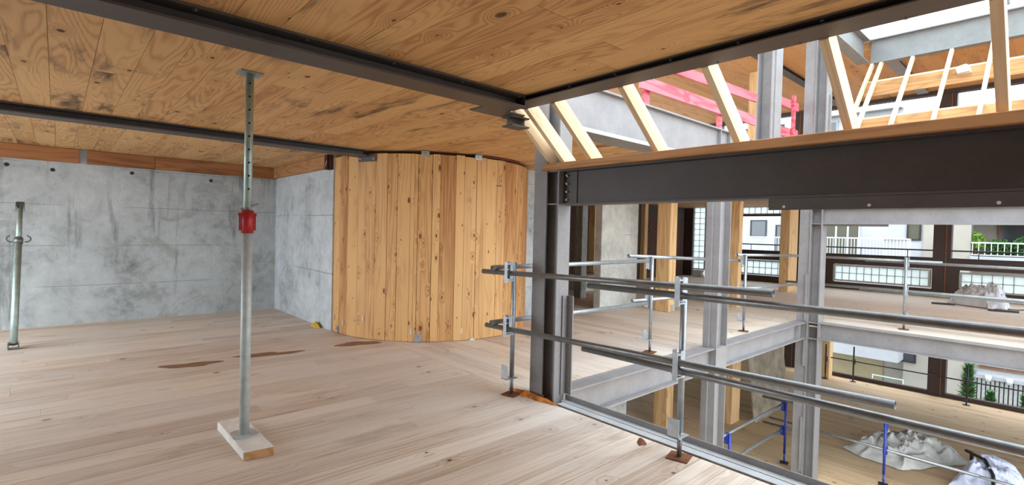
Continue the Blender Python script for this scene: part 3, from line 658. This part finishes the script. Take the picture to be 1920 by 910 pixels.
stanchion(11.33, 1.98, (1, 0), 'galvanised stanchion on the far side of the opening in front of the facade')
def rail(p0, p1, label, mat=M_GALV, r=0.0243, group='scaffold tubes of the guard rails', name='scaffold_tube'):
    tag(MB().tube(p0, p1, r, 16, wall=0.0035).build(name, mat, smooth=True), label, 'tube', group)
rail((3.245,4.02,1.185), (3.225,1.20,1.262), 'top front tube ending in mid air right of the near stanchion', M_GALVD)
rail((3.262,2.66,1.168), (3.25,-0.6,1.205), 'lower tube of the top front pair running out at right', M_GALVD)
rail((3.245,3.95,0.645), (3.225,0.585,0.748), 'middle front tube ending in mid air at lower right', M_GALVD)
rail((3.262,2.70,0.638), (3.25,-0.6,0.668), 'lower tube of the middle front pair running out at right', M_GALVD)
rail((3.20,3.83,1.235), (5.95,3.83,1.245), 'upper back tube passing behind the near steel column')
rail((3.20,3.83,0.690), (5.93,3.83,0.665), 'lower back tube passing behind the near steel column')
rail((5.55,3.875,1.315), (8.70,3.80,1.19), 'upper back tube between pine post and slim column')
rail((5.66,3.875,0.715), (8.70,3.76,0.655), 'lower back tube between pine post and slim column')
rail((8.45,3.745,1.295), (11.3,3.70,1.24), 'upper back tube between slim column and far corner column')
rail((8.3,3.745,0.72), (11.2,3.72,0.66), 'lower back tube between slim column and far corner column')
rail((11.385,4.0,1.235), (11.385,1.49,1.235), 'upper far tube ending just right of the far stanchion')
rail((11.44,2.62,1.21), (11.44,-2.0,1.185), 'upper far tube running out behind the plastic bag')
rail((11.385,4.0,0.685), (11.385,-2.0,0.70), 'lower far tube directly above the floor beam edge')
rail((11.44,2.7,0.66), (11.44,-2.0,0.655), 'second lower far tube in front of the plastic bag')

# foam, insulation, stains
def blob(name, pts, h, mat, label, cat, z=0.0, n=3, seed=1):
    rnd = random.Random(seed); cx = sum(p[0] for p in pts)/len(pts); cy = sum(p[1] for p in pts)/len(pts)
    P = []; k = len(pts)
    for j in range(n):
        s = 1-j/n
        for p in pts: P.append((cx+(p[0]-cx)*(s if j else 1)+rnd.uniform(-.004,.004)*(j>0), cy+(p[1]-cy)*(s if j else 1)+rnd.uniform(-.004,.004)*(j>0), z+h*(j/n)**0.6*(rnd.uniform(.6,1.2) if j else 0)))
    P.append((cx, cy, z+h)); F = []
    for j in range(n-1):
        for i in range(k): F.append((j*k+i, j*k+(i+1)%k, (j+1)*k+(i+1)%k, (j+1)*k+i))
    for i in range(k): F.append(((n-1)*k+i, (n-1)*k+(i+1)%k, n*k))
    F.append(tuple(range(k-1,-1,-1)))
    tag(MB().add(P, F).build(name, mat), label, cat)
def wob(cx, cy, rx, ry, rot, n=22, jag=0.25, seed=0):
    rnd = random.Random(seed); out = []
    ph = [rnd.uniform(0, 6.28) for _ in range(4)]
    for i in range(n):
        t = 2*math.pi*i/n; k = 1+jag*(0.5*math.sin(2*t+ph[0])+0.35*math.sin(3*t+ph[1])+0.3*math.sin(5*t+ph[2]))
        u, v = rx*k*math.cos(t), ry*k*math.sin(t); out.append((cx+u*math.cos(rot)-v*math.sin(rot), cy+u*math.sin(rot)+v*math.cos(rot)))
    return out
blob('expanding_foam', wob(3.41, 3.46, 0.21, 0.046, math.pi/2, 46, 0.75, 3), 0.05, M_FOAM, 'crumbly orange foam at the foot of the near steel column', 'foam', seed=4)
blob('foam_scrap', wob(3.35, 2.17, 0.075, 0.035, 0.4, 16, 0.4, 15), 0.006, M_RUST, 'small brown scrap on the planks left of the nearest stanchion', 'scrap', seed=9)
blob('insulation_scrap', wob(3.085, 8.05, 0.17, 0.05, math.pi/2, 16, 0.4, 5), 0.09, M_YFOAM, 'yellow insulation scrap at the foot of the pale return wall', 'foam', seed=6)
blob('wet_stain', wob(1.14, 6.64, 0.25, 0.12, -0.2, 26, 0.4, 8), 0.0015, M_STAIN, 'dark wet stain on the floor left of the tall prop', 'stain', z=0.0006, seed=2)
blob('wet_stain', wob(1.95, 6.64, 0.36, 0.10, -0.12, 26, 0.45, 9), 0.0015, M_STAIN, 'long dark wet stain on the floor right of the tall prop', 'stain', z=0.0006, seed=2)
blob('wet_stain', wob(3.10, 6.55, 0.28, 0.13, -0.10, 26, 0.35, 11), 0.0015, M_STAIN, 'dark wet stain at the foot of the curved partition', 'stain', z=0.0006, seed=2)

# ------------------------------------------------------------------ posts, piers and dark interior behind the opening
pil = box('concrete_pillar', 8.36, 9.66, 6.5, 6.68, 0.0, 2.70, M_CONCP, bevel=0.01); tag(pil, 'pale concrete pillar behind the back guard rail', 'pillar')
def post(x0, x1, y0, y1, z0, z1, lb, m=None): return tag(box('timber_post', x0, x1, y0, y1, z0, z1, m or M_POST, bevel=0.006), lb, 'post', 'pine posts')
t1 = post(9.40, 9.66, 5.55, 5.86, 0.0, 2.70, 'thick pine post right of the concrete pillar')
tag(MB().box(9.50, 9.60, 5.543, 5.549, 0.01, 0.15).build('post_plate', M_GALVL), 'small steel plate at the foot of the thick pine post', 'plate')
post(16.1, 16.78, 5.60, 5.86, 0.0, 2.70, 'pine post left of the far corner column in front of the facade')
post(15.5, 15.68, 10.15, 10.33, 0.0, 2.70, 'slim pine post right of the concrete pillar in the dark room')
post(11.35, 11.52, 4.99, 5.2, 0.0, 2.70, 'pine post edge just right of the slim column')
post(12.15, 12.38, 9.72, 9.95, 0.4, 2.70, 'pine post left of the concrete pillar in the dark room')
tag(box('concrete_post', 9.52, 9.72, 8.0, 8.22, 0.0, 2.70, M_CONC), 'dark concrete post deep in the room right of the near column', 'pillar')
tag(box('plinth_block', 10.6, 12.0, 8.9, 9.4, 0.0, 0.42, M_CONCP), 'low grey masonry block left of the concrete pillar', 'block')
def brickwall(name, x0, x1, y, z0, z1, label, side):
    w = box(name, x0, x1, y, y+0.3, z0, z1, M_MORT); struct(w, label, 'wall')
    z = z0; r = 0; cnt = 0
    while z < z1-0.05:
        x = x0-(0.13 if r % 2 else 0)
        while x < x1-0.02:
            a = max(x, x0); b = min(x+0.25, x1)
            if b-a > 0.05 and cnt < 290: box('brick', a+0.006, b-0.006, y-random.uniform(0.008, 0.02), y-0.0005, z+0.006, z+0.074, M_BRICK, w); cnt += 1
            x += 0.26
        z += 0.085; r += 1
brickwall('wall_brick', 15.95, 18.7, 10.45, 0.0, 2.70, 'dark brick wall between slim pine post and glass block window', 0)
brickwall('wall_brick_rear', 12.0, 13.4, 10.6, 0.0, 2.70, 'rough dark brick pier left of the concrete pillar', 0)
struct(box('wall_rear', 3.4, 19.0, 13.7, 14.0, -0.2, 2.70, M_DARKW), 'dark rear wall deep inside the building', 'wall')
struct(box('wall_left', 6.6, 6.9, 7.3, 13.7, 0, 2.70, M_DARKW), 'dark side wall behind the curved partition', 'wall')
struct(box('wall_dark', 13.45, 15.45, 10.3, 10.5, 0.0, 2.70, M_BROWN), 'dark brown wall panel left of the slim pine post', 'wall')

# ------------------------------------------------------------------ street facade at x = 18.9
FX = 18.9
fc_lab = ['brown steel facade column behind the plastic bag', 'brown steel facade column behind the pine post', 'brown steel facade column beside the glass block window', 'brown steel facade column beyond the right frame edge']
for i, (ya, yb) in enumerate(((2.30, 2.70), (6.25, 6.62), (9.15, 9.52), (-1.6, -1.2))):
    r = root('facade_column', (FX+0.15, (ya+yb)/2, LOW), fc_lab[i], 'column', 'brown facade columns')
    box('shaft', FX, FX+0.30, ya, yb, LOW, 5.94, M_BROWN, r); box('cover_strip', FX-0.02, FX-0.0005, ya+0.10, ya+0.115, LOW, 5.94, M_TERR, r)
wi = 1
def blocks(y0, y1, z0, nz, label, cols):
    global wi
    h = 0.2; bw = (y1-y0)/cols
    w = root('window_%d' % wi, (FX+0.1, (y0+y1)/2, z0), label, 'window', kind='structure'); wi += 1
    fr = MB().box(FX-0.02, FX+0.12, y0-0.05, y0, z0-0.04, z0+nz*0.222+0.04).box(FX-0.02, FX+0.12, y1, y1+0.05, z0-0.04, z0+nz*0.222+0.04)
    fr.box(FX-0.02, FX+0.12, y0, y1, z0-0.04, z0).box(FX-0.02, FX+0.12, y0, y1, z0+nz*0.222, z0+nz*0.222+0.04); fr.build('frame', M_PLANTER, w)
    jt = MB()
    for i in range(1, cols): jt.box(FX+0.015, FX+0.085, y0+i*bw-0.007, y0+i*bw+0.007, z0, z0+nz*0.222)
    for k in range(1, nz): jt.box(FX+0.0155, FX+0.0845, y0, y1, z0+k*0.222-0.007, z0+k*0.222+0.007)
    if jt.v: jt.build('joint_grid', M_JOINT, w)
    for i in range(cols):
        for k in range(nz):
            a, b, c, d2 = y0+i*bw+0.0095, y0+(i+1)*bw-0.0095, z0+k*0.222+0.0095, z0+(k+1)*0.222-0.0095
            MB().box(FX+0.01, FX+0.09, a, b, c, d2).build('glass_block', M_GB, w, bevel=0.012)
blocks(2.78, 5.16, 0.29, 2, 'glass block window band behind the far stanchion', 12)
blocks(-1.1, 2.05, 0.26, 2, 'glass block window band behind the plastic bag', 15)
blocks(6.72, 9.05, 0.28, 2, 'glass block window band behind the stanchion right of the slim column', 11)
blocks(6.72, 9.05, 2.46, 1, 'single row of glass blocks under the ceiling right of the slim column', 11)
blocks(9.66, 10.12, 0.30, 11, 'tall narrow glass block window in the dark brick corner', 2)
for i, (ya, yb, lb) in enumerate(((-1.2, 2.30, 'behind the plastic bag'), (2.70, 6.25, 'behind the far stanchion'), (6.62, 9.15, 'right of the slim column'))):
    r = root('facade_spandrel', (FX+0.1, (ya+yb)/2, -0.25), 'dark brown steel parapet panels of the facade bay '+lb, 'parapet', 'facade parapets')
    gy0, gy1 = ((-1.15, 2.10), (2.73, 5.21), (6.67, 9.10))[i]
    box('lower_panel', FX, FX+0.12, ya, yb, -0.25, 0.215, M_BROWN, r); box('upper_panel', FX, FX+0.12, ya, yb, 0.80, 1.10, M_BROWN, r)
    if yb-gy1 > 0.03: box('side_panel', FX, FX+0.12, gy1, yb, 0.2155, 0.7995, M_BROWN, r)
    if gy0-ya > 0.03: box('side_panel', FX, FX+0.12, ya, gy0, 0.2155, 0.7995, M_BROWN, r)
    box('sill_cap', FX-0.03, FX+0.16, ya, yb, 1.1005, 1.13, M_BLACK, r)
    rr = root('facade_rail', (FX+0.2, (ya+yb)/2, 1.13), 'thin black safety rail on the parapet '+lb, 'rail', 'facade rails')
    MB().tube((FX+0.05, ya, 1.34), (FX+0.05, yb, 1.34), 0.022, 8).build('bar', M_BLACK, rr)
    for k in range(3): MB().tube((FX+0.05, ya+(k+0.5)*(yb-ya)/3, 1.13), (FX+0.05, ya+(k+0.5)*(yb-ya)/3, 1.34), 0.012, 6).build('baluster', M_BLACK, rr)
box_ = MB().box(FX, FX+0.12, 6.62, 9.15, 2.36, 2.42)
tag(box_.build('facade_transom', M_BLACK), 'black transom under the glass block row right of the slim column', 'transom')
struct(box('wall_street', FX, FX+0.15, 9.52, 9.61, -0.2, 2.7, M_BROWN), 'brown strip of facade right of the tall glass block window', 'wall')
struct(box('wall_street', FX, FX+0.15, 10.17, 13.7, -0.2, 2.7, M_BROWN), 'brown facade wall left of the tall glass block window', 'wall')
r = root('stone_plinth', (FX-0.1, 9.9, 0), 'stack of pale stones below the tall glass block window', 'stones')
for k, (a, b) in enumerate(((9.62, 10.02), (9.66, 9.98), (9.63, 10.0))): box('stone', FX-0.22, FX-0.03, a, b, k*0.085, k*0.085+0.083, M_CONCP, r, bevel=0.008)
struct(box('wall_street', FX, FX+0.14, -6, 13.7, 2.73, 3.9, M_BROWN), 'brown spandrel wall of the storey above', 'wall')
tag(box('facade_header', FX-0.05, FX+0.2, -8, 13.7, 5.84, 5.949, M_BROWN), 'dark header strip above the upper facade windows', 'header')
tag(box('window_shade', FX+0.05, FX+0.09, 2.72, 6.2, 4.55, 4.62, M_BLACK), 'thin dark rail across the upper facade window', 'rail')
struct(MB().box(FX, FX+0.14, 2.71, 6.24, LOW, LOW+0.12).box(FX, FX+0.14, -6, 2.29, LOW, LOW+0.12).build('baseboard_street', M_BROWN), 'dark bottom rail of the lower facade', 'baseboard')
struct(box('wall_lower', FX, FX+0.15, 6.63, 13.7, LOW+0.121, -0.26, M_BROWN), 'brown lower facade wall behind the plywood', 'wall')

# ------------------------------------------------------------------ lower storey
struct(box('wall_lower_side', 4.2, 4.5, 3.6, 13.7, LOW, -0.26, M_CONC), 'concrete wall of the lower storey below the crossing beam', 'wall')
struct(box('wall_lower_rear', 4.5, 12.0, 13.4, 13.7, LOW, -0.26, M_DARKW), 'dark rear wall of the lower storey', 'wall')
tag(box('concrete_pillar', 9.2, 10.05, 6.95, 7.6, LOW, -0.23, M_CONCP), 'concrete pillar of the lower storey under the crossing beam', 'pillar')
post(10.44, 10.72, 6.12, 6.46, LOW, -0.23, 'pine post of the lower storey left of the near stanchion')
post(11.9, 12.35, 5.28, 5.55, LOW, -0.23, 'wide pine post of the lower storey left of the leaning plywood')
post(14.75, 15.3, 5.35, 5.6, LOW, -0.23, 'pine post of the lower storey right of the leaning plywood')
post(18.45, 18.8, 5.1, 5.4, LOW, -0.23, 'pine post of the lower storey by the street facade')
pn = root('plywood_sheet', (13.6, 5.2, LOW), 'weathered plywood sheet leaning between two posts of the lower storey', 'plywood')
MB().prism([(12.45,4.95,LOW+0.01),(14.65,4.95,LOW+0.01),(14.65,5.26,-0.62),(12.45,5.26,-0.62)], (0,0.03,0.003)).build('sheet', M_PLY, pn)
MB().prism([(12.45,5.255,-0.62),(14.65,5.255,-0.62),(14.65,5.255,-0.585),(12.45,5.255,-0.585)], (0,0.04,0)).build('edge_strip', M_TERR, pn)
blu = [(10.75, 3.69, (0,1), 'blue stanchion of the lower storey left of the far corner column'), (11.25, 2.17, (1,0), 'blue stanchion of the lower storey beside the grey tarpaulin'),
       (8.29, 3.69, (0,1), 'blue stanchion of the lower storey right of the slim column')]
for x, y, sd, lb in blu: stanchion(x, y, sd, lb, zbase=LOW, mat=M_BLUEP, ht=1.20, plate=M_BLACK, clamps=(1.10, 0.62), group='blue stanchions of the lower storey', toe=False)
for x, y, lb in ((18.28, 5.15, 'dark stanchion by the street facade beside the pine post'), (18.6, 4.47, 'dark stanchion by the street facade, second from the pine post'), (18.55, 1.80, 'dark stanchion by the street facade in front of the conifer')):
    stanchion(x, y, (1,0), lb, zbase=LOW, mat=M_BLACK, ht=1.1, plate=M_BLACK, clamps=(0.62,), group='dark stanchions by the street facade', toe=False)
lowrails = [((11.1,3.755,LOW+1.15),(6.2,3.755,LOW+1.19),'upper tube of the lower storey from blue stanchion towards the slim column'), ((11.1,3.755,LOW+0.63),(6.2,3.755,LOW+0.72),'lower tube of the lower storey from blue stanchion towards the slim column'),
 ((10.81,4.16,LOW+1.20),(10.81,3.40,LOW+1.20),'short dark tube crossing the blue stanchion left of the corner column'), ((10.81,4.14,LOW+0.68),(10.81,3.40,LOW+0.68),'short dark lower tube crossing the blue stanchion left of the corner column'),
 ((11.3,4.2,LOW+1.12),(11.3,0.2,LOW+1.13),'upper tube of the lower storey above the grey tarpaulin'), ((11.3,4.2,LOW+0.64),(11.3,0.9,LOW+0.62),'lower tube of the lower storey across the grey tarpaulin'),
 ((11.34,2.0,LOW+0.60),(11.34,-1.0,LOW+0.60),'second lower tube of the lower storey above the white sack')]
for p0, p1, lb in lowrails: rail(p0, p1, lb, M_GALVD if 'dark' in lb else M_GALV, group='scaffold tubes of the lower storey')
for z, lb in ((LOW+0.64, 'middle'),): rail((18.62, 5.5, z), (18.62, -2.0, z), 'thin dark guard rail along the lower street facade', M_BLACK, 0.018, 'facade rails')

# crumpled sheets
from mathutils import noise as mn
def heap(name, outline, h, mat, label, cat, z, seed, folds=3.2, n=26, m=110):
    cx = sum(p[0] for p in outline)/len(outline); cy = sum(p[1] for p in outline)/len(outline)
    k = len(outline); P = []; F = []; off = Vector((seed*3.1, seed*7.7, seed*1.3))
    def edge(t):
        u = t/(2*math.pi)*k; i = int(u) % k; f = u-int(u); f = f*f*(3-2*f); a = outline[i]; b = outline[(i+1)%k]
        return a[0]+(b[0]-a[0])*f, a[1]+(b[1]-a[1])*f
    for j in range(n+1):
        s_ = (1-j/n)
        for i in range(m):
            ex, ey = edge(2*math.pi*i/m); x = cx+(ex-cx)*s_; y = cy+(ey-cy)*s_
            q = Vector((x, y, 0))*folds+off; q += Vector((mn.noise(q*0.5), mn.noise(q*0.5+Vector((5,5,5))), 0))*1.6
            rid = 1-abs(mn.noise(q)); rid2 = 1-abs(mn.noise(q*2.3)); lump = 0.5+0.5*mn.noise(Vector((x, y, 0))*1.3+off)
            env = 1-s_**3.0
            zz = h*env*(0.12+0.75*lump*rid**2+0.28*rid2**3) + (0.004+0.02*rid2*s_)
            x += 0.05*mn.noise(q*1.7+Vector((1,0,0))); y += 0.05*mn.noise(q*1.7+Vector((0,3,0)))
            P.append((x, y, z+max(0.003, zz)))
    for j in range(n):
        for i in range(m): F.append((j*m+i, j*m+(i+1)%m, (j+1)*m+(i+1)%m, (j+1)*m+i))
    o = MB().add(P, F).build(name, mat)
    for p_ in o.data.polygons: p_.use_smooth = True
    return tag(o, label, cat)
heap('tarpaulin', [(12.5,3.15),(12.25,2.75),(12.2,2.05),(12.45,1.9),(13.0,1.6),(13.6,1.25),(14.4,1.6),(14.3,2.1),(13.9,2.85),(13.2,2.9)], 0.62, M_TARP, 'crumpled grey tarpaulin on the lower storey floor', 'tarpaulin', LOW, 5)
heap('sack', [(12.1,1.35),(11.95,0.9),(12.2,0.35),(12.9,0.35),(13.6,0.45),(13.65,0.95),(13.2,1.3)], 0.55, M_BAG, 'bluish white sack on the lower storey floor right of the tarpaulin', 'sack', LOW, 8, folds=2.2)
def polytube(name, pts, r, mat, label, cat):
    mb = MB()
    for a, b in zip(pts, pts[1:]): mb.tube(a, b, r, 8)
    return tag(mb.build(name, mat), label, cat)
polytube('cable', [(13.75,1.22,LOW+0.05),(13.5,1.2,LOW+0.3),(13.2,1.25,LOW+0.40),(12.8,0.95,LOW+0.44),(12.3,0.8,LOW+0.36),(11.9,0.75,LOW+0.05)], 0.03, M_BLACK, 'black strap lying over the bluish white sack', 'strap')
heap('plastic_sheet', [(17.6,2.15),(17.2,2.1),(16.9,1.75),(16.65,1.3),(16.75,0.98),(17.15,0.95),(17.55,1.1),(17.75,1.6)], 0.85, M_PLAST, 'crumpled white plastic sheet in front of the brown facade column', 'plastic sheet', 0.0, 12, folds=4.2)
tag(MB().obox((16.75,2.15,0.022), (-0.35,1,0), (1,0.35,0), (0,0,1), 0.22, 0.05, 0.02).build('black_batten', M_BLACK), 'short black batten left of the plastic sheet', 'batten')
tag(MB().obox((16.35,1.02,0.022), (-0.3,1,0), (1,0.3,0), (0,0,1), 0.26, 0.05, 0.02).build('black_batten', M_BLACK), 'short black batten in front of the plastic sheet', 'batten')
polytube('cable', [(16.9,1.0,0.012),(17.0,0.8,0.012),(17.25,0.65,0.02),(17.3,0.5,0.02)], 0.012, M_BLACK, 'thin black cable right of the plastic sheet', 'cable')

# ------------------------------------------------------------------ buildings across the street (x about 30)
OX = 30.0
def leaves(name, c, rad, n, size, mat, label, cat, seed, stem=None, parent=None):
    rnd = random.Random(seed); mb = MB()
    for _ in range(n):
        while True:
            q = Vector((rnd.uniform(-1,1), rnd.uniform(-1,1), rnd.uniform(-1,1)))
            if 0.15 < q.length < 1: break
        p = Vector((c[0]+q.x*rad[0], c[1]+q.y*rad[1], c[2]+q.z*rad[2]))
        a = Vector((rnd.uniform(-1,1), rnd.uniform(-1,1), rnd.uniform(-0.6,1))).normalized(); b = a.cross(Vector((rnd.uniform(-1,1), rnd.uniform(-1,1), 0.3))).normalized()
        s = size*rnd.uniform(0.6, 1.3)
        mb.add([p-a*s, p+b*s*0.35, p+a*s, p-b*s*0.35], [(0,1,2,3)])
    if stem:
        r = root(name, stem, label, cat); o = mb.build('foliage', mat, r); o['kind'] = 'stuff'
        MB().tube(stem, (c[0], c[1], c[2]), 0.05, 8, r1=0.02).build('stem', M_TERR, r); return r
    return tag(mb.build(name, mat), label, cat)
def railing(x, y0, y1, z0, z1, label, step=0.13, mat=None, panel=False):
    mat = mat or M_RAILW
    r = root('balcony_railing', (x, (y0+y1)/2, z0), label, 'railing', 'balcony railings')
    MB().box(x-0.025, x+0.025, y0, y1, z1-0.06, z1).build('top_rail', mat, r); MB().box(x-0.02, x+0.02, y0, y1, z0+0.03, z0+0.07).build('bottom_rail', mat, r)
    y = y0+step/2
    while y < y1:
        box('baluster', x-0.012, x+0.012, y-0.014, y+0.014, z0+0.07, z1-0.06, mat, r); y += step
def win(parent, y0, y1, z0, z1, frame=M_BLACK, gl=M_GLASS, x=OX, mull=0):
    w = MB().box(x-0.06, x+0.0, y0, y1, z0, z0+0.06).box(x-0.06, x+0.0, y0, y1, z1-0.06, z1).box(x-0.06, x+0.0, y0, y0+0.06, z0+0.06, z1-0.06).box(x-0.06, x+0.0, y1-0.06, y1, z0+0.06, z1-0.06)
    for k in range(mull): w.box(x-0.05, x+0.0, y0+(k+1)*(y1-y0)/(mull+1)-0.04, y0+(k+1)*(y1-y0)/(mull+1)+0.04, z0+0.06, z1-0.06)
    o = w.build('window', frame, parent); box('pane', x-0.03, x-0.005, y0+0.06, y1-0.06, z0+0.06, z1-0.06, gl, o); return o
A = root('apartment_building', (OX+4, 11.5, -9), 'white apartment block across the street seen left of the far corner column', 'building')
box('wall', OX, OX+8, 9.3, 18, -9, 8.4, M_WHITE, A)
win(A, 11.65, 12.55, 1.62, 2.58); win(A, 10.3, 11.16, 0.72, 2.31); win(A, 14.2, 15.2, 1.5, 2.6)
for k in range(3): box('render_joint', OX-0.004, OX-0.0005, 9.3, 18, 1.2+k*0.75, 1.215+k*0.75, M_CREAM, A)
box('balcony_slab', OX-1.0, OX-0.001, 10.4, 16, 0.48, 0.68, M_RAILW, A)
for k in range(3): win(A, 9.6+k*1.3, 10.5+k*1.3, 6.9, 7.9)
railing(OX-0.95, 10.45, 16, 0.70, 1.65, 'white balcony railing left of the far corner column')
tag(box('roller_blind', OX-0.9, OX-0.86, 13.15, 13.9, 1.60, 1.75, M_GLASS), 'dark planter hung on the left balcony railing', 'planter')
Bm = root('apartment_building', (OX+4, 6.5, -9), 'white apartment block across the street with tall windows right of the far corner column', 'building')
box('wall', OX+0.0, OX+8, 3.66, 9.28, -3.0, 8.2, M_WHITE, Bm); box('lower_wall', OX+0.6, OX+8, 3.66, 9.28, -9, -3.001, M_CREAM, Bm)
win(Bm, 7.15, 8.72, 0.80, 2.45, M_RAILW, M_GLASSB, mull=2); win(Bm, 4.73, 5.27, 1.62, 2.45, M_BLACK, M_GLASSB)
box('cream_pier', OX-0.05, OX-0.001, 3.66, 4.65, -3.0, 8.2, M_CREAM, Bm)
for k in range(4): win(Bm, 5.6+k*0.9, 6.2+k*0.9, 6.9, 7.7, M_PLANTER, M_GLASS)
box('awning', OX-0.5, OX-0.001, 5.6, 9.2, 7.9, 7.98, M_PLANTER, Bm)
box('balcony_slab', OX-1.0, OX-0.001, 4.9, 9.2, 0.50, 0.72, M_RAILW, Bm); box('privacy_panel', OX-0.9, OX-0.86, 4.95, 6.0, 0.74, 1.68, M_RAILW, Bm)
railing(OX-0.95, 5.0, 9.2, 0.74, 1.70, 'white balcony railing right of the far corner column')
box('low_parapet', OX-1.2, OX+0.599, 5.2, 9.28, -4.05, -3.05, M_WHITE, Bm); box('garage_shutter', OX+0.55, OX+0.599, 6.1, 8.6, -7, -4.1, M_BEIGE, Bm)
win(Bm, 4.72, 5.3, -4.15, -3.35, M_BLACK, M_GLASS, x=OX-0.06)
box('cream_wall', OX-0.05, OX+0.599, 3.66, 5.19, -9, -3.001, M_CREAM, Bm)
gp = root('glass_balustrade', (OX-1.5, 5.6, -6.5), 'low glazed balustrade on the white terrace below', 'balustrade')
MB().box(OX-1.52, OX-1.48, 6.05, 6.09, -6.6, -4.7).box(OX-1.52, OX-1.48, 4.9, 4.94, -6.6, -4.7).box(OX-1.52, OX-1.48, 4.94, 6.05, -4.74, -4.7).build('frame', M_RAILW, gp); box('pane', OX-1.505, OX-1.495, 4.94, 6.05, -6.6, -4.74, M_CLEAR, gp)
Cb = root('apartment_building', (OX+4, 0, -9), 'cream apartment block across the street with planted balconies at right', 'building')
box('side_pier', OX-0.3, OX+8, 2.97, 3.655, -9, 6.9, M_CREAM, Cb); box('wall', OX+0.9, OX+8, -14, 2.969, -9, 6.9, M_CREAM, Cb)
box('balcony_slab', OX-0.4, OX+0.899, -14, 2.969, 0.62, 1.0, M_WHITE, Cb); box('upper_slab', OX-0.4, OX+0.899, -14, 2.969, 3.0, 3.3, M_WHITE, Cb)
box('awning', OX-0.35, OX+0.85, -14, 2.9, 2.55, 2.62, M_BROWN, Cb)
for k in range(4): win(Cb, 0.2-k*2.4, 2.2-k*2.4, 1.02, 2.5, M_TERR, M_GLASS, x=OX+0.9)
for k in range(4): win(Cb, 0.95-k*1.75, 2.62-k*1.75, -4.0, -2.6, M_TERR, M_GLASS, x=OX+0.9, mull=1)
box('white_ledge', OX-0.4, OX+0.899, -14, 2.969, -4.25, -4.08, M_WHITE, Cb)
sl = root('slatted_fence', (OX-0.35, -2, -5.3), 'grey slatted balcony fence below the white ledge', 'fence')
y = -4.0
while y < 2.9: box('slat', OX-0.36, OX-0.33, y, y+0.10, -5.2, -4.26, M_PLANTER, sl); y += 0.14
box('back_board', OX-0.32, OX-0.31, -4.0, 2.95, -5.2, -4.26, M_BROWN, sl)
box('white_low_wall', OX-0.4, OX+0.899, -14, 2.969, -9, -5.21, M_WHITE, Cb)
railing(OX-0.35, -8, 2.95, 1.01, 1.62, 'white balcony railing with plants behind it at right', 0.2)
for i, (yy, zz, rr, n, mt, lb) in enumerate(((2.85, 1.65, 0.30, 260, M_LEAFL, 'pale green trailing plant at the left end of the planted balcony'), (2.1, 1.35, 0.45, 420, M_LEAF, 'dark green bush behind the right balcony railing near its left end'),
        (1.3, 1.45, 0.42, 420, M_LEAF, 'dark green bush on the right balcony below the awning'), (0.82, 1.3, 0.12, 160, M_LEAFL, 'bright green plant in the middle of the right balcony'), (0.2, 1.4, 0.5, 420, M_LEAF, 'dark green bush on the right balcony at the frame edge'))):
    leaves('balcony_plant', (OX+0.1, yy, zz), (0.3, rr, 0.42), n*3, 0.085, mt, lb, 'plant', 40+i, stem=(OX+0.1, yy, 1.01))
for i, yy in enumerate((2.2, 1.55, 0.9)):
    r = root('flower_pot', (OX-0.5, yy, -4.2), ['white pot hung on the ledge near the conifer', 'white pot hung on the middle of the ledge', 'white pot hung on the ledge at the frame edge'][i], 'pot', 'white pots on the ledge')
    MB().tube((OX-0.52, yy, -4.30), (OX-0.52, yy, -4.06), 0.08, 14, wall=0.012, r1=0.11).build('pot', M_RAILW, r, smooth=True); MB().tube((OX-0.52, yy, -4.28), (OX-0.52, yy, -4.09), 0.07, 12, r1=0.09).build('soil', M_BROWN, r)
def conifer(c, h, r0, label, seed, n=900):
    rnd = random.Random(seed); r = root('conifer', c, label, 'tree'); mb = MB()
    for _ in range(n):
        t = rnd.random()**0.8; z = c[2]+h*(0.05+0.95*t); rr = r0*(1-t*0.85)*rnd.uniform(0.25, 1); a = rnd.uniform(0, 6.28)
        p = Vector((c[0]+rr*math.cos(a), c[1]+rr*math.sin(a), z)); d_ = Vector((math.cos(a)*0.7, math.sin(a)*0.7, rnd.uniform(0.2, 1.0))).normalized(); b = d_.cross(Vector((0,0,1))).normalized(); s = rnd.uniform(0.10, 0.22)
        mb.add([p-d_*s*0.4, p+b*s*0.18, p+d_*s, p-b*s*0.18], [(0,1,2,3)])
    o = mb.build('foliage', M_LEAF, r); o['kind'] = 'stuff'; MB().tube(c, (c[0], c[1], c[2]+h*0.9), 0.06, 8, r1=0.015).build('trunk', M_TERR, r)
conifer((25.6, 2.45, -9.0), 6.0, 0.75, 'tall dark green conifer beside the lower facade column', 3, 2600)
conifer((27.2, 1.95, -9.0), 4.75, 0.62, 'bushy green conifer in front of the slatted fence', 4, 1700); conifer((26.2, 0.95, -9.0), 5.05, 0.5, 'bushy green conifer at the right end of the slatted fence', 5, 1500)
conifer((24.0, 3.15, -9.0), 5.55, 0.25, 'small conifer tip left of the lower facade column', 6, 600)
